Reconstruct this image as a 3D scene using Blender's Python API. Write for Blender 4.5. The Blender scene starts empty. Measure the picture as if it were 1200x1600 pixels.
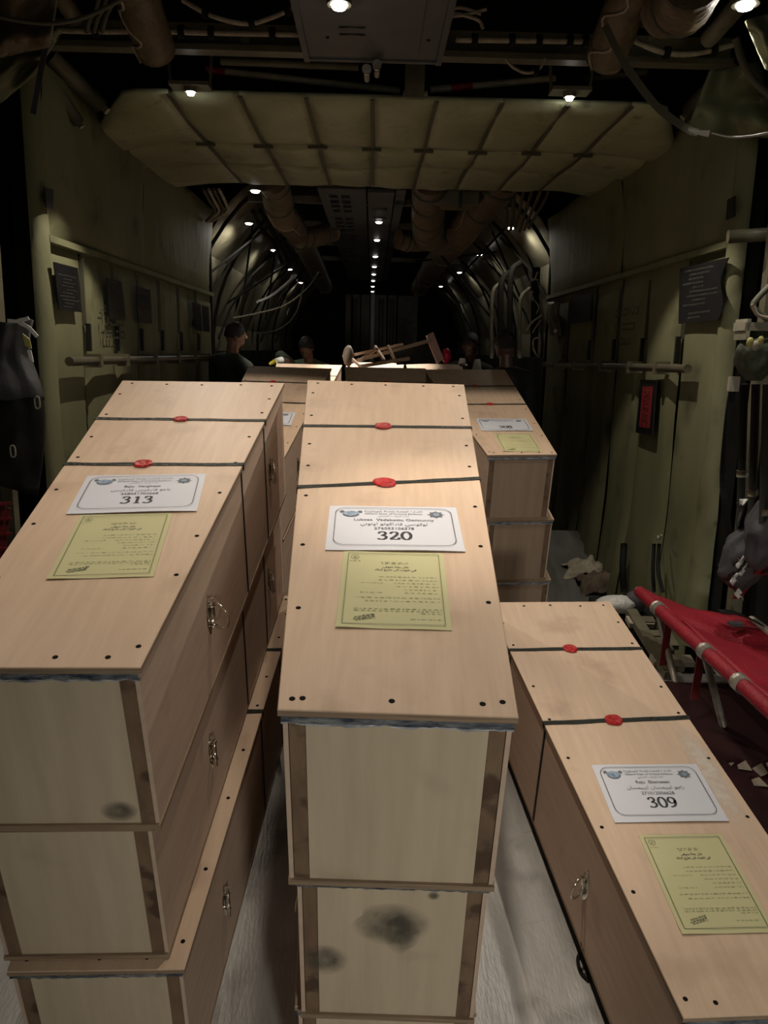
import bpy, math, random
from mathutils import Vector, Matrix
import mathutils.noise as mnoise

scene = bpy.context.scene
COL = scene.collection
RND = random.Random(7)

# ------------------------------------------------------------------ camera
EYE = Vector((0.0, 0.0, 1.96))
PITCH, ROLL, FPX = 0.4159, 0.0259, 1215.0
_f = Vector((0, math.cos(PITCH), -math.sin(PITCH)))
_r = Vector((1, 0, 0)); _u = _r.cross(_f)
CR = _r * math.cos(ROLL) + _u * math.sin(ROLL)
CU = -_r * math.sin(ROLL) + _u * math.cos(ROLL)
cam = bpy.data.cameras.new('camera'); co = bpy.data.objects.new('camera', cam); COL.objects.link(co)
M = Matrix((CR, CU, -_f)).transposed().to_4x4(); M.translation = EYE
co.matrix_world = M
cam.sensor_fit = 'VERTICAL'; cam.sensor_height = 36; cam.lens = 36 * FPX / 1600
cam.clip_start = 0.02; cam.clip_end = 100
scene.camera = co

# ------------------------------------------------------------------ world, exposure
w = bpy.data.worlds.new('world'); scene.world = w; w.use_nodes = True
w.node_tree.nodes['Background'].inputs[0].default_value = (0.66, 0.64, 0.50, 1)
w.node_tree.nodes['Background'].inputs[1].default_value = 0.10
vs = scene.view_settings
vs.view_transform = 'Standard'; vs.look = 'None'; vs.gamma = 1; vs.use_curve_mapping = False
vs.exposure = 0.0

# fuselage frame: X right, Y forward along the hold, Z up, origin at the eye; the hold dips against the ramp
FA = (Vector((-0.0198, 0.9778, -0.2087))).normalized()
FR = FA.cross(Vector((0, 0, 1))).normalized()
FU = FR.cross(FA)
def F(X, Y, Z): return EYE + FR * X + FA * Y + FU * Z

def lamp_light(kind, name, loc, energy, color, size=0.05, aim=None, angle=None, blend=0.3, parent=None, shape=None):
    L = bpy.data.lights.new(name, kind); L.energy = energy; L.color = color
    if kind == 'AREA':
        L.size = size
    else:
        L.shadow_soft_size = size
    if kind == 'SPOT':
        L.spot_size = angle; L.spot_blend = blend
    o = bpy.data.objects.new(name, L); COL.objects.link(o); o.location = loc
    if aim is not None:
        o.rotation_euler = (Vector(aim) - Vector(loc)).to_track_quat('-Z', 'Y').to_euler()
    return o
WARM = (1.0, 0.87, 0.72); NEUT = (1.0, 0.93, 0.82)
# dome lamps of the hold's centre line behind and above the photographer's head
KEY = [
    ('SPOT', (0.06, 1.62, 1.16), 40.0, WARM, 0.035, (0.12, 1.72, -0.5), 1.75, 1.0),
    ('SPOT', (0.06, 1.62, 1.16), 66.0, WARM, 0.035, (0.19, 1.80, -0.4), 0.55, 1.0),
    ('SPOT', (-0.14, 3.06, 1.12), 20.0, WARM, 0.03, (-0.02, 2.2, -0.9), 2.7, 1.0),
    ('SPOT', (1.27, 2.95, 1.12), 44.0, NEUT, 0.04, (0.85, 2.3, -1.2), 2.5, 1.0),
    ('SPOT', (-1.25, 1.75, 1.14), 32.0, WARM, 0.04, (-0.85, 1.7, -0.6), 1.7, 1.0),
]
for i, (k, p, e, c, s, a, an, bl) in enumerate(KEY):
    lamp_light(k, 'dome_light', F(*p), e, c, s, F(*a), an, bl)
# added fill light behind the camera, unseen, to brighten the coffin fronts
lamp_light('SPOT', 'apron_floodlight', (1.3, -2.9, 2.3), 270.0, (1.0, 0.95, 0.84), 0.2, (0.60, 1.0, 0.7), 0.80, 1.0)

# ------------------------------------------------------------------ materials
def nmat(name, color, rough=0.6, metal=0.0, spec=0.5, noise=0.0, nscale=8, stretch=(1, 1, 1), bump=0.0, bscale=40,
         color2=None, emit=None, coat=0.0, detail=4, bstretch=None, stain=None):
    m = bpy.data.materials.new(name); m.use_nodes = True
    nt = m.node_tree; N = nt.nodes; L = nt.links; b = N['Principled BSDF']
    b.inputs['Roughness'].default_value = rough; b.inputs['Metallic'].default_value = metal
    b.inputs['Specular IOR Level'].default_value = spec; b.inputs['Coat Weight'].default_value = coat
    c = tuple(color) + (1,)
    b.inputs['Base Color'].default_value = c
    if emit:
        b.inputs['Emission Color'].default_value = c; b.inputs['Emission Strength'].default_value = emit
    tc = N.new('ShaderNodeTexCoord')
    def mapped(st):
        mp = N.new('ShaderNodeMapping'); mp.inputs['Scale'].default_value = st
        L.new(tc.outputs['Object'], mp.inputs['Vector']); return mp
    if noise or color2:
        mp = mapped(stretch)
        oi = N.new('ShaderNodeObjectInfo')
        ad = N.new('ShaderNodeVectorMath'); ad.operation = 'MULTIPLY_ADD'
        ad.inputs[1].default_value = (1, 1, 1)
        L.new(mp.outputs[0], ad.inputs[0])
        cv = N.new('ShaderNodeCombineXYZ')
        mm = N.new('ShaderNodeMath'); mm.operation = 'MULTIPLY'; mm.inputs[1].default_value = 37.0
        L.new(oi.outputs['Random'], mm.inputs[0]); L.new(mm.outputs[0], cv.inputs[0]); L.new(mm.outputs[0], cv.inputs[2])
        L.new(cv.outputs[0], ad.inputs[2])
        nz = N.new('ShaderNodeTexNoise'); nz.inputs['Scale'].default_value = nscale; nz.inputs['Detail'].default_value = detail
        nz.inputs['Roughness'].default_value = 0.6
        L.new(ad.outputs[0], nz.inputs['Vector'])
        rp = N.new('ShaderNodeMapRange'); rp.inputs[1].default_value = 0.32; rp.inputs[2].default_value = 0.68
        L.new(nz.outputs['Fac'], rp.inputs[0])
        mx = N.new('ShaderNodeMix'); mx.data_type = 'RGBA'
        c2 = color2 if color2 else tuple(v * (1 - noise) for v in color)
        mx.inputs[6].default_value = c; mx.inputs[7].default_value = tuple(c2) + (1,)
        L.new(rp.outputs[0], mx.inputs[0])
        last = mx.outputs[2]
        if stain:
            sc, lo, hi, col, amt = stain
            n2 = N.new('ShaderNodeTexNoise'); n2.inputs['Scale'].default_value = sc; n2.inputs['Detail'].default_value = 5
            a2 = N.new('ShaderNodeVectorMath'); a2.operation = 'ADD'
            L.new(tc.outputs['Object'], a2.inputs[0]); L.new(cv.outputs[0], a2.inputs[1])
            L.new(a2.outputs[0], n2.inputs['Vector'])
            r2 = N.new('ShaderNodeMapRange'); r2.inputs[1].default_value = lo; r2.inputs[2].default_value = hi; r2.inputs[4].default_value = amt
            L.new(n2.outputs['Fac'], r2.inputs[0])
            m2 = N.new('ShaderNodeMix'); m2.data_type = 'RGBA'; m2.inputs[7].default_value = tuple(col) + (1,)
            L.new(r2.outputs[0], m2.inputs[0]); L.new(last, m2.inputs[6]); last = m2.outputs[2]
        L.new(last, b.inputs['Base Color'])
    if bump:
        mp = mapped(bstretch or stretch)
        nb = N.new('ShaderNodeTexNoise'); nb.inputs['Scale'].default_value = bscale; nb.inputs['Detail'].default_value = 4
        L.new(mp.outputs[0], nb.inputs['Vector'])
        bp = N.new('ShaderNodeBump'); bp.inputs['Strength'].default_value = bump; bp.inputs['Distance'].default_value = 0.02
        L.new(nb.outputs['Fac'], bp.inputs['Height']); L.new(bp.outputs[0], b.inputs['Normal'])
    return m
MT = {}
MT['lid'] = nmat('plywood_lid', (0.63, 0.465, 0.335), 0.55, spec=0.35, color2=(0.55, 0.40, 0.285), nscale=7, stretch=(7, 0.6, 4), stain=(6, 0.58, 0.8, (0.33, 0.22, 0.155), 0.65))
MT['side'] = nmat('plywood_side', (0.56, 0.42, 0.33), 0.62, spec=0.3, color2=(0.48, 0.36, 0.275), nscale=7, stretch=(5, 0.8, 6), stain=(6, 0.63, 0.8, (0.25, 0.17, 0.12), 0.45))
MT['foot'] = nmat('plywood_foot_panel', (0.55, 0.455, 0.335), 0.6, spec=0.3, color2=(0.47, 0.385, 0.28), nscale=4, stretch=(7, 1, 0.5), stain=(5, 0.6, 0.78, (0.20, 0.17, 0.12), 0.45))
MT['foot_brown'] = nmat('plywood_foot_panel_brown', (0.38, 0.275, 0.20), 0.6, spec=0.3, color2=(0.31, 0.225, 0.16), nscale=4, stretch=(7, 1, 0.5))  # browner plywood, darkened further in colour for the rear stacks' dim fronts
MT['edge'] = nmat('plywood_edge', (0.33, 0.24, 0.16), 0.75, color2=(0.18, 0.12, 0.08), nscale=3, stretch=(2, 2, 90))
MT['batten'] = nmat('batten_wood', (0.21, 0.135, 0.08), 0.7, color2=(0.13, 0.08, 0.05), nscale=6, stretch=(4, 4, 1.3), stain=(14, 0.55, 0.65, (0.05, 0.025, 0.015), 0.8))
MT['foil'] = nmat('foil', (0.85, 0.90, 0.96), 0.30, metal=0.5, color2=(0.06, 0.10, 0.20), nscale=5, stretch=(4, 20, 20), bump=0.8, bscale=60)  # pale and dark blue mottling painted in for the foil's glints
MT['hole'] = nmat('screw_dark', (0.008, 0.007, 0.006), 0.8, spec=0.1)
MT['band'] = nmat('band_black', (0.010, 0.013, 0.010), 0.6, spec=0.2, color2=(0.022, 0.026, 0.022), nscale=20, bump=0.5, bscale=60)
MT['wax'] = nmat('wax_red', (0.50, 0.008, 0.008), 0.36, spec=0.35, color2=(0.35, 0.006, 0.008), nscale=30, bump=0.6, bscale=80)
MT['chrome'] = nmat('chrome', (0.72, 0.69, 0.62), 0.16, metal=1.0)
MT['white_paper'] = nmat('white_paper', (0.63, 0.65, 0.72), 0.55, spec=0.35, noise=0.05, nscale=6)
MT['yellow_paper'] = nmat('yellow_paper', (0.54, 0.52, 0.285), 0.6, spec=0.35, noise=0.06, nscale=6)
MT['ink'] = nmat('ink_black', (0.012, 0.012, 0.015), 0.6)
MT['grey_ink'] = nmat('ink_grey', (0.12, 0.125, 0.14), 0.7)
MT['olive_ink'] = nmat('ink_olive', (0.30, 0.30, 0.16), 0.7)
MT['border_ink'] = nmat('ink_border', (0.13, 0.14, 0.08), 0.7)
MT['blue_ink'] = nmat('ink_blue', (0.10, 0.17, 0.28), 0.6, color2=(0.35, 0.45, 0.55), nscale=120)
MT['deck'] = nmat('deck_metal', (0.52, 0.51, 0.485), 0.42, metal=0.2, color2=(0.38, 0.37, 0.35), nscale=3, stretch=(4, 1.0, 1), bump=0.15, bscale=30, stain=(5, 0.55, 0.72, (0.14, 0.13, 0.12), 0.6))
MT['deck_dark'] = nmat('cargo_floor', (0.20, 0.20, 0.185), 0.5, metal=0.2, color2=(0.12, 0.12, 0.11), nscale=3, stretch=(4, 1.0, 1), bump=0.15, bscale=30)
MT['scratch'] = nmat('bare_scratch', (0.55, 0.55, 0.52), 0.4, metal=0.4)
MT['lining'] = nmat('wall_lining', (0.195, 0.20, 0.112), 0.62, spec=0.35, color2=(0.145, 0.147, 0.08), nscale=2.2, stretch=(1, 1, 0.5), bump=0.45, bscale=5, bstretch=(1.5, 1.5, 0.35), stain=(3.5, 0.58, 0.75, (0.04, 0.035, 0.022), 0.7))
MT['quilt'] = nmat('quilt_cloth', (0.38, 0.395, 0.25), 0.5, spec=0.4, color2=(0.28, 0.285, 0.175), nscale=3, bump=0.5, bscale=9, stain=(8, 0.62, 0.74, (0.07, 0.065, 0.04), 0.6))
MT['bay'] = nmat('bay_quilt', (0.33, 0.31, 0.21), 0.36, spec=0.5, color2=(0.22, 0.20, 0.135), nscale=3, bump=0.7, bscale=7)
MT['strap'] = nmat('strap_olive', (0.085, 0.082, 0.055), 0.7)
MT['dark'] = nmat('dark_structure', (0.020, 0.020, 0.016), 0.8, spec=0.15, noise=0.4, nscale=5)
MT['frame'] = nmat('frame_paint', (0.14, 0.13, 0.085), 0.5, color2=(0.09, 0.08, 0.05), nscale=9)
MT['pale'] = nmat('pale_tube', (0.36, 0.34, 0.26), 0.4, noise=0.3, nscale=20)
MT['duct'] = nmat('duct_tan', (0.17, 0.122, 0.072), 0.5, color2=(0.09, 0.065, 0.04), nscale=9, bump=0.5, bscale=24)
MT['panel'] = nmat('overhead_panel', (0.085, 0.087, 0.09), 0.55, color2=(0.065, 0.067, 0.068), nscale=5)
MT['cable'] = nmat('cable_black', (0.012, 0.012, 0.011), 0.8, spec=0.15)
MT['white_cable'] = nmat('cable_pale', (0.42, 0.36, 0.27), 0.5, noise=0.4, nscale=30)
MT['white_strap'] = nmat('white_strap', (0.8, 0.8, 0.78), 0.6)
MT['redtape'] = nmat('red_tape', (0.3, 0.02, 0.02), 0.5)
MT['placard'] = nmat('placard_black', (0.010, 0.010, 0.012), 0.4, noise=0.5, nscale=9)
MT['placard_ink'] = nmat('placard_ink', (0.10, 0.105, 0.09), 0.6)
MT['stencil'] = nmat('stencil_ink', (0.045, 0.042, 0.03), 0.7)
MT['red_sign'] = nmat('red_sign', (0.20, 0.018, 0.02), 0.5)
MT['seat_red'] = nmat('seat_red_nylon', (0.30, 0.008, 0.022), 0.55, spec=0.4, color2=(0.21, 0.006, 0.016), nscale=7, bump=0.25, bscale=90)
MT['alu'] = nmat('seat_tube', (0.48, 0.45, 0.38), 0.4, metal=0.6, noise=0.4, nscale=25)
MT['maroon'] = nmat('maroon_tarp', (0.055, 0.014, 0.015), 0.7, color2=(0.03, 0.01, 0.011), nscale=6, bump=0.4, bscale=10)
MT['cream_cloth'] = nmat('cream_cloth', (0.50, 0.46, 0.36), 0.7, color2=(0.28, 0.25, 0.18), nscale=14)
MT['brown_cloth'] = nmat('brown_cloth', (0.17, 0.125, 0.085), 0.75, color2=(0.06, 0.045, 0.03), nscale=10)
MT['plastic_white'] = nmat('white_plastic', (0.62, 0.63, 0.60), 0.3, spec=0.6, noise=0.25, nscale=10, bump=0.5, bscale=30)
MT['scrap'] = nmat('paper_scrap', (0.52, 0.45, 0.35), 0.7, noise=0.3, nscale=9)
MT['jacket'] = nmat('jacket_cloth', (0.062, 0.062, 0.066), 0.75, color2=(0.03, 0.03, 0.032), nscale=7, bump=0.6, bscale=9)
MT['hi_white'] = nmat('reflective_white', (0.75, 0.75, 0.72), 0.35)
MT['hi_yellow'] = nmat('reflective_yellow', (0.42, 0.38, 0.12), 0.5)
MT['red_web'] = nmat('red_webbing', (0.16, 0.008, 0.010), 0.7)
MT['grey_cloth'] = nmat('grey_cloth', (0.075, 0.075, 0.085), 0.75, noise=0.5, nscale=9, bump=0.5, bscale=12)
MT['green_bag'] = nmat('green_bag', (0.06, 0.075, 0.045), 0.55, noise=0.5, nscale=12, bump=0.6, bscale=14)
MT['wood_frame'] = nmat('rough_wood', (0.40, 0.28, 0.19), 0.7, color2=(0.22, 0.15, 0.10), nscale=8, stretch=(1, 8, 8))
MT['pink_board'] = nmat('pink_board', (0.55, 0.33, 0.29), 0.6, noise=0.3, nscale=12)
MT['skin1'] = nmat('skin_brown', (0.20, 0.105, 0.065), 0.5)
MT['skin2'] = nmat('skin_dark', (0.10, 0.052, 0.036), 0.45)
MT['hair'] = nmat('hair_black', (0.008, 0.007, 0.006), 0.5, bump=0.6, bscale=120)
MT['suit'] = nmat('flight_suit', (0.045, 0.058, 0.045), 0.75, noise=0.3, nscale=9, bump=0.4, bscale=14)
MT['suit_green'] = nmat('green_uniform', (0.13, 0.19, 0.12), 0.75, noise=0.3, nscale=9, bump=0.4, bscale=14)
MT['black_cloth'] = nmat('black_cloth', (0.012, 0.012, 0.013), 0.8)
MT['shirt_pale'] = nmat('pale_collar', (0.50, 0.55, 0.53), 0.7)
MT['eye'] = nmat('eye_white', (0.16, 0.15, 0.14), 0.4)
MT['red_bag'] = nmat('red_bag', (0.50, 0.01, 0.05), 0.5)
MT['yellow'] = nmat('yellow_tape', (0.60, 0.50, 0.04), 0.5)
MT['lens'] = nmat('lamp_lens', (1.0, 0.96, 0.88), 0.4, emit=30.0)
MT['lens_far'] = nmat('lamp_lens_far', (1.0, 0.95, 0.86), 0.4, emit=9.0)
MT['bulkhead'] = nmat('bulkhead_paint', (0.19, 0.18, 0.13), 0.55, noise=0.3, nscale=3)

# ------------------------------------------------------------------ mesh tools
ORG = {}
class MB:
    def __init__(s): s.v = []; s.f = []; s.m = []; s.sm = []
    def add(s, vs_, fs, mi=0, smooth=False):
        b = len(s.v); s.v += [Vector(p) for p in vs_]
        for f in fs: s.f.append([i + b for i in f]); s.m.append(mi); s.sm.append(smooth)
        return s
    def hexa(s, p, mi=0):   # 8 pts: bottom 0-3 ccw, top 4-7
        return s.add(p, [(0, 3, 2, 1), (4, 5, 6, 7), (0, 1, 5, 4), (1, 2, 6, 5), (2, 3, 7, 6), (3, 0, 4, 7)], mi)
    def box(s, c, dx, dy, dz, mi=0):   # centre and half-axis vectors
        c, dx, dy, dz = Vector(c), Vector(dx), Vector(dy), Vector(dz)
        return s.hexa([c - dx - dy - dz, c + dx - dy - dz, c + dx + dy - dz, c - dx + dy - dz,
                       c - dx - dy + dz, c + dx - dy + dz, c + dx + dy + dz, c - dx + dy + dz], mi)
    def bar(s, a, b, wd, th, up=(0, 0, 1), mi=0):
        a, b = Vector(a), Vector(b); d = (b - a); l = d.length; d = d.normalized()
        sd = d.cross(Vector(up))
        if sd.length < 1e-4: sd = d.cross(Vector((1, 0, 0)))
        sd.normalize(); un = sd.cross(d)
        return s.box((a + b) / 2, sd * wd / 2, d * l / 2, un * th / 2, mi)
    def tube(s, pts, r, n=10, mi=0, cap=True, flat=None):
        pts = [Vector(p) for p in pts]; k = len(pts); vs_ = []; up = None
        rs = r if isinstance(r, (list, tuple)) else [r] * k
        for i, p in enumerate(pts):
            t = (pts[min(i + 1, k - 1)] - pts[max(i - 1, 0)])
            t = t.normalized() if t.length > 1e-9 else Vector((0, 0, 1))
            if up is None:
                up = Vector((0, 0, 1)) if abs(t.z) < 0.9 else Vector((1, 0, 0))
            a = t.cross(up)
            if a.length < 1e-5: a = t.cross(Vector((1, 0.3, 0)))
            a.normalize(); b = a.cross(t); up = b
            for j in range(n):
                an = 2 * math.pi * j / n
                vs_.append(p + a * math.cos(an) * rs[i] + b * math.sin(an) * rs[i] * (flat or 1))
        fs = []
        for i in range(k - 1):
            for j in range(n):
                fs.append((i * n + j, i * n + (j + 1) % n, (i + 1) * n + (j + 1) % n, (i + 1) * n + j))
        s.add(vs_, fs, mi, True)
        if cap:
            b0 = len(s.v) - len(vs_)
            s.f.append(list(range(b0, b0 + n))); s.m.append(mi); s.sm.append(False)
            s.f.append(list(range(b0 + (k - 1) * n, b0 + k * n))[::-1]); s.m.append(mi); s.sm.append(False)
        return s
    def ball(s, c, rx, ry=None, rz=None, nu=14, nv=9, mi=0, zmin=-1.0):
        ry = ry or rx; rz = rz or rx; c = Vector(c); vs_ = []; fs = []
        for i in range(nv + 1):
            t = math.pi * i / nv
            z = max(math.cos(t), zmin); q = math.sin(t)
            for j in range(nu):
                a = 2 * math.pi * j / nu
                vs_.append(c + Vector((rx * q * math.cos(a), ry * q * math.sin(a), rz * z)))
        for i in range(nv):
            for j in range(nu):
                fs.append((i * nu + j, (i + 1) * nu + j, (i + 1) * nu + (j + 1) % nu, i * nu + (j + 1) % nu))
        return s.add(vs_, fs, mi, True)
    def grid(s, fn, nu, nv, mi=0, smooth=True, th=None):
        vs_ = [fn(i / nu, j / nv) for j in range(nv + 1) for i in range(nu + 1)]
        fs = [(j * (nu + 1) + i, j * (nu + 1) + i + 1, (j + 1) * (nu + 1) + i + 1, (j + 1) * (nu + 1) + i) for j in range(nv) for i in range(nu)]
        if th is None: return s.add(vs_, fs, mi, smooth)
        th = Vector(th); n = len(vs_); al = vs_ + [Vector(p) + th for p in vs_]
        fa = fs + [tuple(i + n for i in f[::-1]) for f in fs]
        ring = [i for i in range(nu + 1)] + [j * (nu + 1) + nu for j in range(1, nv + 1)] + [nv * (nu + 1) + i for i in range(nu - 1, -1, -1)] + [j * (nu + 1) for j in range(nv - 1, 0, -1)]
        for a, b in zip(ring, ring[1:] + ring[:1]): fa.append((b, a, a + n, b + n))
        return s.add(al, fa, mi, smooth)
    def mesh(s, name, mats, org=Vector((0, 0, 0))):
        me = bpy.data.meshes.new(name)
        me.from_pydata([tuple(p - org) for p in s.v], [], s.f)
        for m in (mats if isinstance(mats, (list, tuple)) else [mats]): me.materials.append(MT[m])
        me.polygons.foreach_set('material_index', s.m); me.polygons.foreach_set('use_smooth', s.sm)
        me.update(); return me
    def build(s, name, mats, parent=None, local=False):
        """link as ONE object; coordinates are world unless local (then the root's own frame)"""
        if parent is not None:
            org = Vector((0, 0, 0)) if local else ORG[parent.name]
        elif local: org = Vector((0, 0, 0))
        else:
            xs = [p.x for p in s.v]; ys = [p.y for p in s.v]; zs = [p.z for p in s.v]
            org = Vector(((min(xs) + max(xs)) / 2, (min(ys) + max(ys)) / 2, min(zs)))
        o = bpy.data.objects.new(name, s.mesh(name, mats, org)); COL.objects.link(o)
        if parent is not None: o.parent = parent
        else: o.location = org
        ORG[o.name] = org
        return o
def tag(o, label, cat, group=None):
    o['label'] = label; o['category'] = cat
    if group: o['group'] = group
    return o
def thing(name, label, cat, loc, group=None, rot=(0, 0, 0)):
    o = bpy.data.objects.new(name, None); COL.objects.link(o); o.location = loc; o.rotation_euler = rot
    o.empty_display_size = 0.05; ORG[o.name] = Vector(loc)
    return tag(o, label, cat, group)
def struct_root(name, loc=(0, 0, 0)):
    o = bpy.data.objects.new(name, None); COL.objects.link(o); o.location = loc; o['kind'] = 'structure'
    ORG[o.name] = Vector(loc); return o
def struct(name, mb, mat):
    o = mb.build(name, mat); o['kind'] = 'structure'; return o
def copies(mesh, name, parent, locs, rots=None):
    for i, p in enumerate(locs):
        o = bpy.data.objects.new(name, mesh); COL.objects.link(o); o.parent = parent; o.location = p
        if rots: o.rotation_euler = rots[i]
def fbm(x, y=0.0, z=0.0): return mnoise.noise(Vector((x, y, z)))
def arc_pts(pts, n=8):
    """smooth curve through control points (Catmull-Rom)"""
    P = [Vector(p) for p in pts]; P = [2 * P[0] - P[1]] + P + [2 * P[-1] - P[-2]]; out = []
    for i in range(1, len(P) - 2):
        for k in range(n):
            t = k / n; a, b, c, d = P[i - 1:i + 3]
            out.append(0.5 * ((2 * b) + (c - a) * t + (2 * a - 5 * b + 4 * c - d) * t * t + (3 * b - a - 3 * c + d) * t ** 3))
    out.append(P[-2]); return out
FX0, FY0 = 582.0, 546.0   # where the hold's axis meets the picture; used only to lay out the far, dark fittings
def ray(px, py): return (_f + CR * ((px - 600) / FPX) - CU * ((py - 800) / FPX))
def PF(px, py, Y):        # point at a given depth Y along the hold
    d = ray(px, py); return EYE + d * (Y / d.dot(FA))
def PZ(px, py, z=0.0):    # point on a level plane
    d = ray(px, py); return EYE + d * ((z - EYE.z) / d.z)
def PU(px, py, Z):        # point on a level of the hold
    d = ray(px, py); return EYE + d * (Z / d.dot(FU))
def PX(px, py, X):        # point on a side wall
    d = ray(px, py); return EYE + d * (X / d.dot(FR))

# ------------------------------------------------------------------ writing
_tc = {}
def text2d(s, size, bold=0.0):
    key = (s, bold)
    if key not in _tc:
        cu = bpy.data.curves.new('t', 'FONT'); cu.body = s; cu.align_x = 'CENTER'; cu.size = 1.0
        cu.resolution_u = 2; cu.offset = bold
        o = bpy.data.objects.new('t', cu); COL.objects.link(o)
        me = o.to_mesh(); me.calc_loop_triangles()
        _tc[key] = ([v.co.copy() for v in me.vertices], [tuple(t.vertices) for t in me.loop_triangles])
        o.to_mesh_clear(); bpy.data.objects.remove(o); bpy.data.curves.remove(cu)
    v, f = _tc[key]; return [p * size for p in v], f
# Arabic letters joined by hand: isolated, final, initial, medial shapes
AR = {'ا': (0xFE8D, 0xFE8E), 'ب': (0xFE8F, 0xFE90, 0xFE91, 0xFE92), 'ة': (0xFE93, 0xFE94), 'ت': (0xFE95, 0xFE96, 0xFE97, 0xFE98),
      'ث': (0xFE99, 0xFE9A, 0xFE9B, 0xFE9C), 'ج': (0xFE9D, 0xFE9E, 0xFE9F, 0xFEA0), 'خ': (0xFEA5, 0xFEA6, 0xFEA7, 0xFEA8), 'د': (0xFEA9, 0xFEAA),
      'ر': (0xFEAD, 0xFEAE), 'س': (0xFEB1, 0xFEB2, 0xFEB3, 0xFEB4), 'ش': (0xFEB5, 0xFEB6, 0xFEB7, 0xFEB8), 'ع': (0xFEC9, 0xFECA, 0xFECB, 0xFECC), 'غ': (0xFECD, 0xFECE, 0xFECF, 0xFED0),
      'ف': (0xFED1, 0xFED2, 0xFED3, 0xFED4), 'ق': (0xFED5, 0xFED6, 0xFED7, 0xFED8), 'ك': (0xFED9, 0xFEDA, 0xFEDB, 0xFEDC), 'ل': (0xFEDD, 0xFEDE, 0xFEDF, 0xFEE0),
      'م': (0xFEE1, 0xFEE2, 0xFEE3, 0xFEE4), 'ن': (0xFEE5, 0xFEE6, 0xFEE7, 0xFEE8), 'ه': (0xFEE9, 0xFEEA, 0xFEEB, 0xFEEC), 'و': (0xFEED, 0xFEEE), 'ى': (0xFEEF, 0xFEF0), 'ي': (0xFEF1, 0xFEF2, 0xFEF3, 0xFEF4)}
def arabic(s):
    out = []
    for i, c in enumerate(s):
        if c not in AR: out.append(c); continue
        pj = i > 0 and s[i - 1] in AR and len(AR[s[i - 1]]) == 4
        nj = i + 1 < len(s) and s[i + 1] in AR and len(AR[c]) == 4
        out.append(chr(AR[c][3 if pj and nj else 1 if pj else 2 if nj else 0]))
    return ''.join(out[::-1])
DIG = {  # serif numerals drawn with a broad nib: strokes in a 0.5 x 0.7 box
    '0': [[(0.25 + 0.19 * math.sin(a), 0.35 + 0.33 * math.cos(a)) for a in [k * math.pi / 12 for k in range(25)]]],
    '3': [[(0.08, 0.54), (0.12, 0.63), (0.22, 0.68), (0.33, 0.65), (0.38, 0.55), (0.34, 0.44), (0.25, 0.38), (0.18, 0.365)],
          [(0.2, 0.37), (0.32, 0.35), (0.40, 0.25), (0.39, 0.13), (0.30, 0.04), (0.18, 0.02), (0.08, 0.06), (0.06, 0.1)]],
    '2': [[(0.07, 0.52), (0.12, 0.63), (0.23, 0.68), (0.35, 0.63), (0.38, 0.52), (0.33, 0.38), (0.2, 0.2), (0.07, 0.06)], [(0.06, 0.035), (0.25, 0.035), (0.36, 0.04), (0.42, 0.05), (0.45, 0.18)]],
    '1': [[(0.12, 0.58), (0.2, 0.62), (0.26, 0.67)], [(0.26, 0.67), (0.26, 0.35), (0.26, 0.02)], [(0.12, 0.02), (0.4, 0.02)]],
    '9': [[(0.25 + 0.17 * math.sin(a), 0.48 + 0.19 * math.cos(a)) for a in [k * math.pi / 10 for k in range(21)]], [(0.42, 0.48), (0.41, 0.3), (0.33, 0.13), (0.2, 0.05), (0.08, 0.03)]],
    '8': [[(0.25 + 0.15 * math.sin(a), 0.53 + 0.15 * math.cos(a)) for a in [k * math.pi / 10 for k in range(21)]], [(0.25 + 0.185 * math.sin(a), 0.19 + 0.18 * math.cos(a)) for a in [k * math.pi / 10 for k in range(21)]]]}
def digits2d(s, size):
    V, Fc = [], []
    for k, ch in enumerate(s):
        ox = (k - len(s) / 2) * 0.5
        for st in DIG[ch]:
            L_, R_ = [], []
            for i, (x, y) in enumerate(st):
                x0, y0 = st[max(i - 1, 0)]; x1, y1 = st[min(i + 1, len(st) - 1)]
                dx, dy = x1 - x0, y1 - y0; l = math.hypot(dx, dy) or 1
                wd = 0.022 + 0.045 * abs(dy / l)
                if i in (0, len(st) - 1) and ch in '329' and wd < 0.05: wd *= 1.25
                nx, ny = -dy / l * wd, dx / l * wd
                L_.append((x + nx, y + ny)); R_.append((x - nx, y - ny))
            b = len(V); n = len(st)
            V += [Vector(((p[0] + ox) * size, (p[1] - 0.0) * size, 0)) for p in L_ + R_]
            for i in range(n - 1): Fc += [(b + i, b + n + i, b + n + i + 1), (b + i, b + n + i + 1, b + i + 1)]
    return V, Fc

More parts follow.
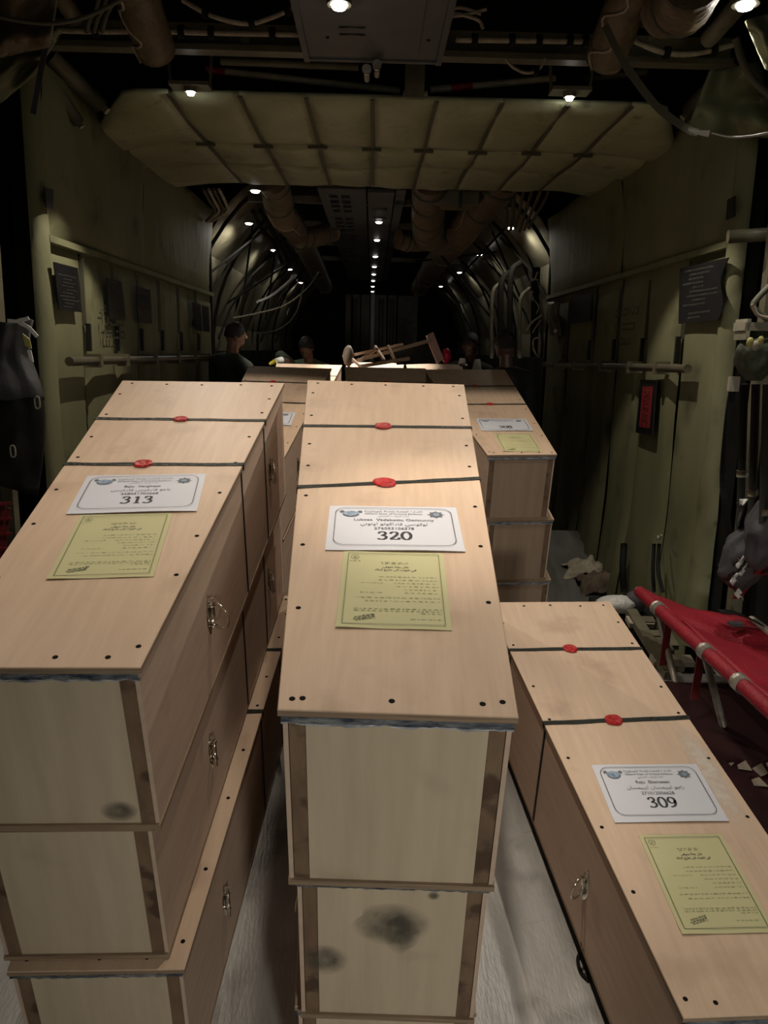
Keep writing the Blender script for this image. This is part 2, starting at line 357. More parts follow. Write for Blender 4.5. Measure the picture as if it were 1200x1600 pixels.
# ------------------------------------------------------------------ setting: floor and hold
deck = MB()
PROF = [(-0.6, 0.0), (2.80, 0.0), (3.05, -0.54), (5.40, -0.54), (5.55, -0.97), (7.45, -0.97), (7.65, -1.38), (9.6, -1.38), (9.8, -1.80), (18.5, -3.65)]
NX = 12
for (y0, z0), (y1, z1) in zip(PROF, PROF[1:]):
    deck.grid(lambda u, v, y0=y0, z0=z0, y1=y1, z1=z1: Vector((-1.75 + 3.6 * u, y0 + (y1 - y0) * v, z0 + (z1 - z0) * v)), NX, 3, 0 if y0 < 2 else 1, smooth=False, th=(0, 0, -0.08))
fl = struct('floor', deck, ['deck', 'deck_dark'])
sc = MB()
for (a, b, wd) in [((838, 1555), (905, 1592), 0.003), ((860, 1552), (872, 1560), 0.003), ((820, 1408), (850, 1412), 0.0025), ((880, 1470), (893, 1478), 0.004), ((815, 1300), (838, 1298), 0.006), ((800, 1450), (850, 1438), 0.0015), ((893, 1478), (865, 1505), 0.0015), ((1068, 1520), (1080, 1530), 0.002)]:
    if a[0] > 1000: continue
    p, q = PZ(*a), PZ(*b); sc.bar(p + Vector((0, 0, 0.0008)), q + Vector((0, 0, 0.0008)), wd, 0.0006)
o = sc.build('scratch_marks', 'scratch', fl); o['label'] = 'pale scratches on the metal deck'

XL, XR = -1.50, 1.63
def lining(side, root):
    X = XL if side < 0 else XR; ZC = 0.46 if side < 0 else 0.50
    # lower row of lining panels, vertical joints recessed
    ys = [3.70, 4.15, 4.62, 5.1, 5.6, 6.15, 6.75, 7.4] if side < 0 else [3.66, 4.15, 4.7, 5.25, 5.85, 6.6, 7.4]
    for k, (a, b) in enumerate(zip(ys, ys[1:])):
        def fn(u, v, a=a, b=b, k=k):
            y = a + 0.006 + (b - a - 0.012) * u; z = -1.62 + (ZC - 0.015 + 1.62) * v
            e = min(u, 1 - u) * (b - a); f = min(v, 1 - v) * 2.1
            d = 0.022 * min(1, e / 0.05) * min(1, f / 0.05) + 0.014 * fbm(y * 2.2, z * 1.6, side * 3 + k)
            if v < 0.35: d += (0.35 - v) * 0.25 * (0.5 + fbm(y * 6, 2.0, side * 9.0))
            return F(X - side * d, y, z)
        MB().grid(fn, 8, 16).build('lining_panel', 'lining', root)
    ups = [ys[0], 5.3, 7.4]
    for k, (a, b) in enumerate(zip(ups, ups[1:])):
        def fn2(u, v, a=a, b=b, k=k):
            y = a + 0.006 + (b - a - 0.012) * u; z = ZC + 0.015 + (1.17 - ZC) * v
            e = min(u, 1 - u) * (b - a); f = min(v, 1 - v) * 0.8
            d = 0.03 * min(1, e / 0.08) * min(1, f / 0.08) + 0.02 * fbm(y * 1.4, z * 2, side * 5 + k) + 0.06 * v * v
            return F(X - side * d, y, z)
        MB().grid(fn2, 16, 10).build('lining_panel', 'lining', root)
    m = MB().bar(F(X - side * 0.015, ys[0], ZC), F(X - side * 0.015, 7.4, ZC), 0.05, 0.03, FU)
    m.build('ledge', 'lining', root)
    # backing skin behind the linings and the near end post
    m = MB().box(F(X + side * 0.07, (ys[0] + 7.4) / 2, -0.2), FR * 0.05, FA * (7.4 - ys[0]) / 2, FU * 1.38)
    m.build('backing_skin', 'dark', root)
    def post(u, v):
        an = -1.2 + 2.6 * u; z = -1.4 + 2.55 * v
        r = 0.075 * (1 + 0.35 * max(0, 0.4 - v) * 2) * (1 + 0.12 * fbm(v * 14, u * 3, side * 2.0) * (1.6 if v < 0.35 else 0.4))
        return F(X - side * (r * math.cos(an) * 0.8 - 0.02), ys[0] - 0.02 + r * math.sin(an) * -1.0, z)
    MB().grid(post, 10, 40).build('padded_edge', 'lining', root)
    # dark seams and bracket slots of the lower panels
    for y in ys[1:-1]:
        MB().box(F(X - side * 0.012, y, 0.26), FR * 0.010, FA * 0.006, FU * 0.17).build('joint_strip', 'strap', root)
        MB().box(F(X - side * 0.030, y, 0.03), FR * 0.012, FA * 0.009, FU * 0.07).build('slot', 'placard', root)
wl = struct_root('wall_left', F(XL, 5, -1.5)); lining(-1, wl)
wr = struct_root('wall_right', F(XR, 5, -1.5)); lining(1, wr)

def stencil(root, pts_fn, lines, mat='stencil', name='stencil_print', seed=3):
    """rows of small faded strokes, too worn to read"""
    m = MB(); r = random.Random(seed)
    for (u0, u1, v, h) in lines:
        u = u0
        while u < u1:
            wdt = r.uniform(0.4, 0.9) * h
            a, b, c, d = pts_fn(u, v), pts_fn(u + wdt, v), pts_fn(u + wdt, v + h), pts_fn(u, v + h)
            n = (b - a).cross(d - a).normalized() * 0.0006
            if n.dot(EYE - a) < 0: n = -n
            q = r.random()
            if q < 0.5: m.hexa([a, pts_fn(u + wdt * 0.35, v), pts_fn(u + wdt * 0.35, v + h), d] + [p + n for p in (a, pts_fn(u + wdt * 0.35, v), pts_fn(u + wdt * 0.35, v + h), d)])
            if q > 0.3: m.hexa([a, b, pts_fn(u + wdt, v + h * 0.25), pts_fn(u, v + h * 0.25)] + [p + n for p in (a, b, pts_fn(u + wdt, v + h * 0.25), pts_fn(u, v + h * 0.25))])
            if q > 0.6: m.hexa([pts_fn(u, v + h * .75), pts_fn(u + wdt, v + h * .75), c, d] + [p + n for p in (pts_fn(u, v + h * .75), pts_fn(u + wdt, v + h * .75), c, d)])
            u += wdt + h * 0.3
    return m.build(name, mat, root)
def wallpt(side, off=0.045): 
    X = (XL if side < 0 else XR) - side * off
    return lambda y, z: F(X, y, z)
fnL, fnR = wallpt(-1, 0.05), wallpt(1, 0.05)
stencil(wl, lambda u, v: fnL(4.3 + u, v), [(0, 0.33, 0.17, 0.035), (0, 0.38, 0.10, 0.045), (0.02, 0.40, 0.03, 0.045)])
stencil(wr, lambda u, v: fnR(5.2 - u, v), [(0, 0.45, 0.24, 0.045), (0, 0.42, 0.15, 0.045), (0.05, 0.36, 0.06, 0.045)], seed=5)

# quilted ceiling blanket across the hold, dark roof before it, roof of the far bay behind
ce = struct_root('ceiling', F(0.06, 5.2, 1.3))
rows = [(3.95, 1.145), (4.80, 1.135), (5.35, 1.15), (6.05, 1.165)]
cols = [XL - 0.06, -0.97, -0.64, -0.33, -0.02, 0.28, 0.59, 0.90, 1.20, XR + 0.04]
def qz(x, y):
    for (a, za), (b, zb) in zip(rows, rows[1:]):
        if y <= b + 1e-6:
            t = (y - a) / (b - a); z = za + (zb - za) * t; break
    else: z = rows[-1][1]
    d = abs(x - 0.065); s = max(0, min(1, (d - 1.15) / 0.5))
    return z - 0.07 * s * s - 0.02 * fbm(x * 1.7, y * 1.7, 4.0) * min(1, max(0, y - 4.0) * 3)
for i, (a, b) in enumerate(zip(cols, cols[1:])):
    for j, ((y0, _), (y1, _)) in enumerate(zip(rows, rows[1:])):
        def fn(u, v, a=a, b=b, y0=y0, y1=y1, i=i, j=j):
            x = a + (b - a) * u; y = y0 + (y1 - y0) * v
            if j == 0 and (i == 0 or i == 8):   # cut-off corners of the near lip
                t = (1 - u) if i == 0 else u
                y = y0 + (y1 - y0) * (v + (1 - v) * 0.75 * max(0, t - 0.35) / 0.65)
            q = (math.sin(math.pi * u) * math.sin(math.pi * v)) ** 0.5 if 0 < u < 1 and 0 < v < 1 else 0
            jag = 0.03 * fbm(x * 5, 7.0) * (1 if (j == 2 and v == 1) else 0)
            return F(x, y + jag, qz(x, y) - 0.035 * q - 0.012 * fbm(x * 6, y * 6, 1.0) * q)
        MB().grid(fn, 8, 8, th=FU * 0.02).build('quilt_panel', 'quilt', ce)
for i, x in enumerate(cols[1:-1]):
    m = MB()
    pts = [F(x, y, qz(x, y) - 0.004) for y in [3.95, 4.4, 4.80, 5.1, 5.35, 5.7, 6.04]]
    for p, q in zip(pts, pts[1:]): m.bar(p, q, 0.02, 0.006, FU)
    m.bar(F(x - 0.06, 4.80, qz(x, 4.80) - 0.012), F(x + 0.05, 4.80, qz(x, 4.80) - 0.012), 0.02, 0.012, FU)
    m.build('seam_strap', 'strap', ce)
m = MB().box(F(0.065, 1.9, 1.75), FR * 1.9, FA * 2.5, FU * 0.03); m.build('roof_skin', 'dark', ce)
m = MB().box(F(0.065, 4.4, 1.47), FR * 1.6, FA * 0.03, FU * 0.27); m.build('roof_frame', 'dark', ce)
m = MB().box(F(0.065, 12.3, 1.55), FR * 1.6, FA * 6.3, FU * 0.03); m.build('roof_skin', 'dark', ce)
for k, y in enumerate([6.45, 7.4, 8.8, 10.3, 12.0]):
    m = MB().box(F(0.065, y, 1.30), FR * 1.2, FA * 0.03, FU * 0.03); m.build('roof_frame', 'frame', ce)
m = MB().box(F(0.065, 9.0, 1.80), FR * 2.2, FA * 9.8, FU * 0.02); m.build('roof_skin', 'dark', ce)
for s_ in (-1, 1):
    m = MB().box(F(0.065 + s_ * 2.15, 9.0, 0.0), FR * 0.02, FA * 9.8, FU * 1.85); m.build('outer_skin', 'dark', wl if s_ < 0 else wr)
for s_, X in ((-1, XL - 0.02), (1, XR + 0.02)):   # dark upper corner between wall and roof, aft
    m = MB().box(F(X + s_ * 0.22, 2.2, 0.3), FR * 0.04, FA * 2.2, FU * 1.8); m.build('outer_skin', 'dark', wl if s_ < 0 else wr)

# far bay: curved quilted sides
for s_, root in ((-1, wl), (1, wr)):
    bays = [7.5, 8.7, 10.3, 12.0, 13.8, 15.8, 18.0]
    angs = [-0.25, 0.12, 0.48, 0.90]
    for i, (a, b) in enumerate(zip(bays, bays[1:])):
        for j, (t0, t1) in enumerate(zip(angs, angs[1:])):
            def fn(u, v, a=a, b=b, t0=t0, t1=t1, i=i, j=j):
                y = a + (b - a) * u; t = t0 + (t1 - t0) * v
                q = (math.sin(math.pi * min(max(u, 0), 1)) * math.sin(math.pi * min(max(v, 0), 1)))
                r = 1.88 - 0.06 * max(q, 0) ** 0.5 - 0.035 * fbm(y * 2.5, t * 5, s_ * 3.0 + i)
                return F(0.065 + s_ * r * math.cos(t), y, r * math.sin(t))
            MB().grid(fn, 8, 6).build('bay_quilt', 'bay', root)
    for i, y in enumerate(bays[:-1]):
        m = MB(); pts = [F(0.065 + s_ * 1.80 * math.cos(t), y, 1.80 * math.sin(t)) for t in [-0.3 + 0.12 * k for k in range(11)]]
        m.tube(pts, 0.018, 6); m.build('rib', 'dark', root)
        m = MB(); y2 = bays[i + 1]
        m.tube([F(0.065 + s_ * 1.74 * math.cos(t), y + (y2 - y) * q, 1.74 * math.sin(t)) for t, q in [(0.05, 0.0), (0.25, 0.3), (0.5, 0.62), (0.75, 0.95)]], 0.014, 6)
        m.build('diagonal_strap', 'dark', root)
    m = MB().box(F(0.065 + s_ * 1.75, 12.6, -0.9), FR * 0.04, FA * 5.4, FU * 0.85); m.build('side_skin', 'dark', root)
    m = MB().box(F((XL if s_ < 0 else XR) + s_ * 0.12, 7.42, -0.1), FR * 0.14, FA * 0.02, FU * 1.25); m.build('wall_end', 'dark', root)
wf = struct_root('wall_front', F(0.065, 18.1, -1.6))
MB().box(F(0.065, 18.15, 0.1), FR * 1.9, FA * 0.03, FU * 1.8).build('bulkhead_skin', 'dark', wf)
for k, (a, b) in enumerate([(-0.62, -0.50), (-0.46, -0.30), (-0.27, -0.06), (0.04, 0.30), (0.34, 0.52), (0.56, 1.0)]):
    MB().box(F((a + b) / 2, 18.08, -0.1), FR * (b - a) / 2, FA * 0.02, FU * 1.3).build('bulkhead_panel', 'bulkhead' if k != 5 else 'frame', wf)
for x, r in ((-0.40, 0.05), (0.18, 0.05), (0.42, 0.045)):
    MB().tube([F(x, 17.9, -1.4), F(x, 17.9, 1.1)], r, 8).build('vertical_pipe', 'bulkhead', wf)
o = MB().tube([F(-0.01, 17.7, -1.3), F(-0.01, 17.7, 1.28)], 0.05, 8).build('ladder_pole', 'white_strap', None)
tag(o, 'pale vertical pole before the far bulkhead, under the row of lamps', 'pole')
# ------------------------------------------------------------------ coffins
SCREW = MB()
SCREW.add([Vector((0.0052 * math.cos(k * math.pi / 5), 0.0052 * math.sin(k * math.pi / 5), 0.0)) for k in range(10)] +
          [Vector((0.0045 * math.cos(k * math.pi / 5), 0.0045 * math.sin(k * math.pi / 5), 0.0006)) for k in range(10)],
          [tuple(range(10, 20))] + [(k, (k + 1) % 10, 10 + (k + 1) % 10, 10 + k) for k in range(10)])
SCREW_ME = SCREW.mesh('screw', 'hole')

def coffin(label, loc, yaw, tilt, wn, wf, L, h, e, s, group, t1=1.23, t2=0.84, skew=(0, 0), seals=((0, 0), (0, 0)), paper=None,
           swings=(0.9, 0.35, 0.5, 0.4), hv=(0.44, 1.23), screws=True, foil=1.0, seed=1, stains=(), rails=False, dust=None):
    r = random.Random(seed)
    root = thing('coffin', label, 'coffin', loc, group, (tilt, 0, -yaw))
    lt = 0.013
    lz = lambda v: h + e * v / L
    hw = lambda v: 0.5 * (wn + (wf - wn) * v / L)
    cx = lambda v: s * v / L
    P = lambda a, v, z: Vector((cx(v) + a, v, z))
    def build(m, name, mat, par=root): return m.build(name, mat, par, local=True)
    def plank(u0, u1, v0, v1, z0, z1, ins=0.0, mi=0, mb=None):   # u in half widths (-1..1) with inset
        X = lambda u, v: cx(v) + u * (hw(v) - ins)
        zz0 = z0 if callable(z0) else (lambda v: z0); zz1 = z1 if callable(z1) else (lambda v: z1)
        mb = mb or MB()
        return mb.hexa([Vector((X(u0, v0), v0, zz0(v0))), Vector((X(u1, v0), v0, zz0(v0))), Vector((X(u1, v1), v1, zz0(v1))), Vector((X(u0, v1), v1, zz0(v1))),
                        Vector((X(u0, v0), v0, zz1(v0))), Vector((X(u1, v0), v0, zz1(v0))), Vector((X(u1, v1), v1, zz1(v1))), Vector((X(u0, v1), v1, zz1(v1)))], mi)
    # base board, side boards, foot and head panels, corner battens
    build(plank(-1, 1, 0.001, L, 0.0, 0.012, 0.005), 'base_board', 'edge')
    ins = 0.007
    for u in (-1, 1):
        m = MB(); o_ = lambda v: cx(v) + u * (hw(v) - ins); i_ = lambda v: cx(v) + u * (hw(v) - ins - 0.008)
        v0, v1 = 0.006, L - 0.006
        pts = [(i_(v0), v0), (o_(v0), v0), (o_(v1), v1), (i_(v1), v1)]
        if u < 0: pts = [pts[1], pts[0], pts[3], pts[2]]
        m.hexa([Vector((x, v, 0.012)) for x, v in pts] + [Vector((x, v, lz(v) - lt)) for x, v in pts])
        build(m, 'side_board', 'side')
        bw = 0.026
        m = MB(); x0 = u * (hw(0) - ins - 0.0085); x1 = u * (hw(0) - ins - 0.0085 - bw)
        a, b = min(x0, x1), max(x0, x1)
        m.hexa([Vector((a, 0.009, 0.012)), Vector((b, 0.009, 0.012)), Vector((b, 0.032, 0.012)), Vector((a, 0.032, 0.012)),
                Vector((a, 0.009, h - lt)), Vector((b, 0.009, h - lt)), Vector((b, 0.032, h - lt)), Vector((a, 0.032, h - lt))])
        build(m, 'corner_batten', 'batten')
    fw = hw(0) - ins - 0.0085 - 0.027
    m = MB().box((0, 0.013, (h - lt + 0.012) / 2), (fw, 0, 0), (0, 0.006, 0), (0, 0, (h - lt - 0.012) / 2))
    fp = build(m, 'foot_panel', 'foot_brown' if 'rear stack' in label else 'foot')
    for (sx, sz, sw, sh, kind) in stains:      # hand prints and scuffs left on the panel
        sm = MB(); n = 26; rim = []
        for k in range(n):
            an = 2 * math.pi * k / n; q = 1 + 0.28 * fbm(math.cos(an) * 1.5 + sx * 30, math.sin(an) * 1.5, kind)
            rim.append(Vector((sx + sw * q * math.cos(an), 0.0064, sz + sh * q * math.sin(an))))
        sm.add(rim, [tuple(range(n))]); o = build(sm, 'smudge', 'smudge', fp)
    m = plank(-1, 1, L - 0.018, L - 0.006, 0.012, lambda v: lz(v) - lt, ins + 0.009); build(m, 'head_panel', 'side')
    # lid: smooth top, layered edge
    m = MB(); c = 0.0015
    V = lambda u, v, z, i: Vector((cx(v) + u * (hw(v) - i), v, z))
    bot = [V(-1, 0, lz(0) - lt, 0), V(1, 0, lz(0) - lt, 0), V(1, L, lz(L) - lt, 0), V(-1, L, lz(L) - lt, 0)]
    mid = [V(-1, 0, lz(0) - c, 0), V(1, 0, lz(0) - c, 0), V(1, L, lz(L) - c, 0), V(-1, L, lz(L) - c, 0)]
    top = [V(-1, c, lz(c), c), V(1, c, lz(c), c), V(1, L - c, lz(L - c), c), V(-1, L - c, lz(L - c), c)]
    m.add(bot + mid + top, [(3, 2, 1, 0)] + [(i, (i + 1) % 4, 4 + (i + 1) % 4, 4 + i) for i in range(4)], 1)
    m.add(mid + top, [(i, (i + 1) % 4, 4 + (i + 1) % 4, 4 + i) for i in range(4)] + [(4, 5, 6, 7)], 0)
    lid = build(m, 'lid', ['lid', 'edge'])
    # foil strip squeezed out under the lid at the foot end
    if foil:
        m = MB(); n = 36; vs_, fs = [], []
        for k in range(n + 1):
            u = -1 + 2 * k / n; x = u * (hw(0) - 0.005); dn = 0.019 + 0.007 * fbm(u * 4, seed * 3.1) + 0.004 * fbm(u * 19, seed * 1.7)
            out = 0.0035 * fbm(u * 13, seed * 2.0, 3.0)
            vs_ += [Vector((x, 0.0005 + out, h - lt - 0.0005)), Vector((x, -0.004 + out, h - lt - dn * 0.5 * foil)), Vector((x, 0.003 + out, h - lt - dn * foil)), Vector((x, 0.008, h - lt - dn * foil * 0.6))]
        for k in range(n):
            for q in range(3): fs.append((4 * k + q, 4 * (k + 1) + q, 4 * (k + 1) + q + 1, 4 * k + q + 1))
        m.add(vs_, fs); build(m, 'foil_strip', 'foil')
    if screws:
        locs = []
        for u in (-1, 1):
            for v in [0.055, 0.30, 0.52, 0.74, 0.95, 1.10, 1.32, 1.50]:
                v = v * L / 1.65 + r.uniform(-0.03, 0.03); locs.append(Vector((cx(v) + u * (hw(v) - 0.022), v, lz(v) + 0.0003)))
        for u in (-0.72, 0.05, 0.62): locs.append(Vector((u * hw(0) + r.uniform(-.02, .02), 0.028, lz(0.03) + 0.0003)))
        for u in (-0.9, -0.45, 0.0, 0.5, 0.9): locs.append(Vector((cx(L) + u * hw(L) * 0.95, L - 0.03 + r.uniform(-.006, .006), lz(L - 0.03) + 0.0003)))
        copies(SCREW_ME, 'screw', root, locs, [(math.atan2(e, L), 0, 0)] * len(locs))
    # sealing bands round lid and sides, each with a blob of red wax
    for (vb, sk, sl) in ((t1, skew[0], seals[0]), (t2, skew[1], seals[1])):
        m = MB(); n = 22; bwid = 0.0088
        vv = lambda u: vb + sk * u + 0.003 * fbm(u * 2.3, seed * 7.0 + vb)
        t3, b3 = [], []
        for k in range(n + 1):
            u = -1 + 2 * k / n; v = vv(u); wv = bwid * (1 + 0.25 * fbm(u * 6, vb * 9.0 + seed))
            for dv in (-wv, wv):
                X = cx(v + dv) + u * (hw(v + dv) + 0.0012)
                t3.append(Vector((X, v + dv, lz(v + dv) + 0.0018)))
        fs = [(2 * k, 2 * k + 2, 2 * k + 3, 2 * k + 1) for k in range(n)]
        lo = [p - Vector((0, 0, 0.0021)) for p in t3]; N = len(t3)
        fs += [(2 * k, N + 2 * k, N + 2 * k + 2, 2 * k + 2) for k in range(n)] + [(2 * k + 1, 2 * k + 3, N + 2 * k + 3, N + 2 * k + 1) for k in range(n)]
        m.add(t3 + lo, fs)
        for u in (-1, 1):
            v = vv(u); x0 = cx(v) + u * (hw(v) + 0.0012); x1 = cx(v) + u * (hw(v) - ins + 0.0012)
            m.box((x0, v, lz(v) - lt / 2), (0.0008, 0, 0), (0, bwid, 0), (0, 0, lt / 2 + 0.002))
            m.box((x1, v, (lz(v) - lt + 0.01) / 2), (0.0008, 0, 0), (0, bwid * 0.8, 0), (0, 0, (lz(v) - lt - 0.01) / 2))
        bd = build(m, 'sealing_band', 'band')
        if sl is not None:
            a, rad = sl; m = MB(); n = 20; vs_ = []; v = vv(a / hw(vb))
            for q, (rr, zz) in enumerate(((1.0, 0.002), (0.94, 0.0055), (0.72, 0.0065), (0.62, 0.0048), (0.3, 0.0052))):
                for k in range(n):
                    an = 2 * math.pi * k / n; g = 1 + 0.22 * fbm(math.cos(an) * 1.3 + a * 40, math.sin(an) * 1.3 + vb * 10, seed)
                    rx = rad * rr * g; vs_.append(Vector((cx(v) + a + rx * math.cos(an), v + rx * 0.92 * math.sin(an), lz(v) + zz + 0.0012 * fbm(an * 2, rr * 3, seed))))
            fs = [(q * n + k, q * n + (k + 1) % n, (q + 1) * n + (k + 1) % n, (q + 1) * n + k) for q in range(4) for k in range(n)] + [tuple(range(4 * n, 5 * n))]
            m.add(vs_, fs, 0, True); build(m, 'wax_seal', 'wax', bd)
    # lifting handles: pointed plate, spring barrel and swinging bail
    k = 0
    for u in (-1, 1):
        for v in hv:
            zc = lz(v) - 0.20; n = 14; X = cx(v) + u * (hw(v) - ins); sl = (wf - wn) / 2 / L * u + s / L
            Q = lambda out, dv, dz: Vector((X + u * out + sl * dv, v + dv, zc + dz))
            m = MB(); rim = []
            for j in range(n + 1):
                t = -1 + 2 * j / n; rim.append((0.019 * (1 - t * t), 0.056 * t))
            ol = rim + [(-a, b) for a, b in rim[::-1][1:-1]]
            N = len(ol); lo = [Q(0.0005, a, b) for a, b in ol]; hi = [Q(0.0030, a * 0.9, b * 0.96) for a, b in ol]
            m.add(lo + hi, [tuple(range(N, 2 * N)) if u > 0 else tuple(range(N, 2 * N))[::-1]] + [(i, (i + 1) % N, N + (i + 1) % N, N + i) for i in range(N)])
            m.tube([Q(0.008, 0.002, -0.024), Q(0.008, 0.002, 0.024)], 0.0065, 8)
            for dz in (-0.027, 0.027): m.tube([Q(0.008, 0.002, dz - 0.003), Q(0.008, 0.002, dz + 0.003)], 0.009, 8)
            m.box(Q(0.006, 0.0, 0.042), Q(0.008, 0, 0.042) - Q(0, 0, 0.042), (0, 0.003, 0), (0, 0, 0.004))
            hd = build(m, 'handle', 'chrome')
            sw = swings[k % 4]; k += 1
            B = lambda out, dz: Q(0.009 + out * math.sin(sw), 0.004 - out * math.cos(sw), dz)
            m = MB().tube(arc_pts([B(0.0, 0.030), B(0.02, 0.033), B(0.039, 0.022), B(0.045, 0.0), B(0.039, -0.022), B(0.02, -0.033), B(0.0, -0.030)], 4), 0.0038, 6)
            build(m, 'bail', 'chrome', hd)
    if dust:
        a, v, ra, rv = dust; sm = MB(); n = 24
        sm.add([P(a, v, lz(v) + 0.0006) + Vector((ra * math.cos(k * math.tau / n) * (1 + 0.3 * fbm(k * 0.8, 2.0)), rv * math.sin(k * math.tau / n), 0)) for k in range(n)], [tuple(range(n))])
        build(sm, 'dust_patch', 'dust', lid)
    if rails:
        m = MB()
        for u in (-0.8, 0.8): plank(u - 0.12, u + 0.12, 0.03, L - 0.05, -0.061, -0.0005, 0.0, 0, m)
        build(m, 'skid', 'hole')['label'] = 'dark skid under the base'
    if paper: papers(root, build, paper, cx, lz, r)
    return root

def papers(root, build, pr, cx, lz, r):
    """white name label and yellow certificate stuck to the lid"""
    def mapper(o, q, g):
        return lambda a, v, z=0.0: Vector((o + a + g * v, q + v - g * a, lz(q + v - g * a) + 0.0012 + z))
    W = mapper(pr['wo'], pr['wq'], pr['g'])
    def sheet(Mp, w_, l_, name, mat, curl):
        m = MB()
        def fn(u, v):
            a, b = (u - 0.5) * w_, v * l_
            d = max(0, 0.16 - v) / 0.16; z = curl * d * d * (0.5 + fbm(u * 2.2, curl * 500 + w_)) if d else 0
            d2 = max(0, v - 0.93) / 0.07; z += curl * 0.4 * d2 * d2 * abs(fbm(u * 3, 5.0))
            return Mp(a, b, max(z, 0))
        m.grid(fn, 14, 14, smooth=False, th=(0, 0, -0.0004)); return build(m, name, mat)
    ws = sheet(W, 0.297, 0.21, 'name_label', 'white_paper', 0.004)
    ws['label'] = 'white printed name label'
    if pr.get('far'):     # too small to read: only its big number and faint lines
        pass
    def put(m, verts, faces, Mp, a, v, z=0.0008, mi=0):
        m.add([Mp(a + p.x, v + p.y, z) for p in verts], faces, mi)
    def rrect(Mp, w_, v0, v1, rad, th, z=0.0008):
        ol = []
        for (cx_, cy, a0) in ((w_ - rad, v1 - rad, 0), (-w_ + rad, v1 - rad, 90), (-w_ + rad, v0 + rad, 180), (w_ - rad, v0 + rad, 270)):
            for k in range(7):
                an = math.radians(a0 + 15 * k); ol.append((cx_, cy, math.cos(an), math.sin(an)))
        m = MB(); N = len(ol)
        m.add([Mp(x + c * rad, y + s_ * rad, z) for x, y, c, s_ in ol] + [Mp(x + c * (rad - th), y + s_ * (rad - th), z) for x, y, c, s_ in ol],
              [(i, (i + 1) % N, N + (i + 1) % N, N + i) for i in range(N)])
        return m
    build(rrect(W, 0.134, 0.022, 0.198, 0.026, 0.0016, 0.0026), 'printed_border', 'ink', ws)
    def line(verts_faces, v):
        m = MB(); put(m, *verts_faces, W, 0, v); build(m, 'printed_line', 'grey_ink', ws)
    line(text2d(arabic('الادارة العامة للادلة الجنائية'), 0.0125), 0.180)
    line(text2d('General Dept. of Criminal Evidence', 0.0092, 0.01), 0.1685)
    line(text2d(arabic('ادارة الطب الشرعي'), 0.009), 0.158)
    if pr['name']: line(text2d(pr['name'], 0.0150, 0.014), 0.137)
    if pr['arab']: line(text2d(arabic(pr['arab']), 0.0165), 0.1165)
    if pr['idn']: line(text2d(pr['idn'], 0.0150, 0.012), 0.096)
    m = MB(); put(m, *digits2d(pr['num'], 0.052), W, 0, 0.050); build(m, 'printed_number', 'ink', ws)
    m = MB()   # round crest with a winged rim, left
    n = 24; c0 = (-0.098, 0.170)
    m.add([W(c0[0], c0[1], .0009)] + [W(c0[0] + 0.020 * math.cos(k * math.tau / n), c0[1] + 0.014 * math.sin(k * math.tau / n), .0009) for k in range(n)], [(0, 1 + k, 1 + (k + 1) % n) for k in range(n)])
    build(m, 'crest', 'blue_ink', ws)
    m = MB()
    for sg in (-1, 1):
        m.add([W(c0[0] + sg * x, c0[1] + y, .0012) for x, y in ((0.014, 0.010), (0.025, 0.004), (0.026, 0.013), (0.020, 0.016))], [(0, 1, 2, 3)])
    m.add([W(c0[0] + 0.018 * math.cos(k * math.pi / 12), c0[1] - 0.002 + 0.013 * math.sin(k * math.pi / 12) * -1, .0012) for k in range(13)] +
          [W(c0[0] + 0.014 * math.cos(k * math.pi / 12), c0[1] - 0.002 + 0.009 * math.sin(k * math.pi / 12) * -1, .0012) for k in range(13)], [(k, k + 1, 14 + k, 13 + k) for k in range(12)])
    build(m, 'crest_wings', 'grey_ink', ws)
    m = MB()
    # eight-pointed police star, right
    n = 32; c1 = (0.098, 0.170)
    m.add([W(c1[0], c1[1], .0010)] + [W(c1[0] + (0.021 if k % 4 == 0 else 0.0155 if k % 2 == 0 else 0.0135) * math.cos(k * math.tau / n), c1[1] + (0.019 if k % 4 == 0 else 0.014 if k % 2 == 0 else 0.012) * math.sin(k * math.tau / n), .0010) for k in range(n)], [(0, 1 + k, 1 + (k + 1) % n) for k in range(n)])
    build(m, 'star_badge', 'grey_ink', ws)
    m = MB(); n = 16
    m.add([W(c1[0], c1[1], .0013)] + [W(c1[0] + 0.008 * math.cos(k * math.tau / n), c1[1] + 0.007 * math.sin(k * math.tau / n), .0013) for k in range(n)], [(0, 1 + k, 1 + (k + 1) % n) for k in range(n)])
    build(m, 'badge_centre', 'blue_ink', ws)
    # certificate
    YL = 0.275
    Y = mapper(pr['yo'], pr['yq'] - YL, pr.get('yg', pr['g']))
    ys = sheet(Y, 0.21, YL, 'certificate', 'yellow_paper', 0.003); ys['label'] = 'yellow printed certificate'
    m = MB(); x, a, b = 0.094, 0.012, YL - 0.010; t = 0.0007
    for p, q in (((-x, a), (x, a)), ((x, a), (x, b)), ((x, b), (-x, b)), ((-x, b), (-x, a))):
        dx, dy = (0, t) if p[1] == q[1] else (t, 0)
        m.add([Y(p[0] - dx, p[1] - dy, .0022), Y(q[0] - dx, q[1] - dy, .0022), Y(q[0] + dx, q[1] + dy, .0022), Y(p[0] + dx, p[1] + dy, .0022)], [(0, 1, 2, 3)])
    build(m, 'printed_border', 'border_ink', ys)
    m = MB()
    put(m, *text2d(arabic('نقل جثة متوفى'), 0.0088, 0.012), Y, 0.004, YL - 0.064)
    put(m, *text2d(arabic('في تابوت الى خارج البلاد'), 0.0088, 0.012), Y, 0.004, YL - 0.075)
    build(m, 'printed_heading', 'ink', ys)
    m = MB()
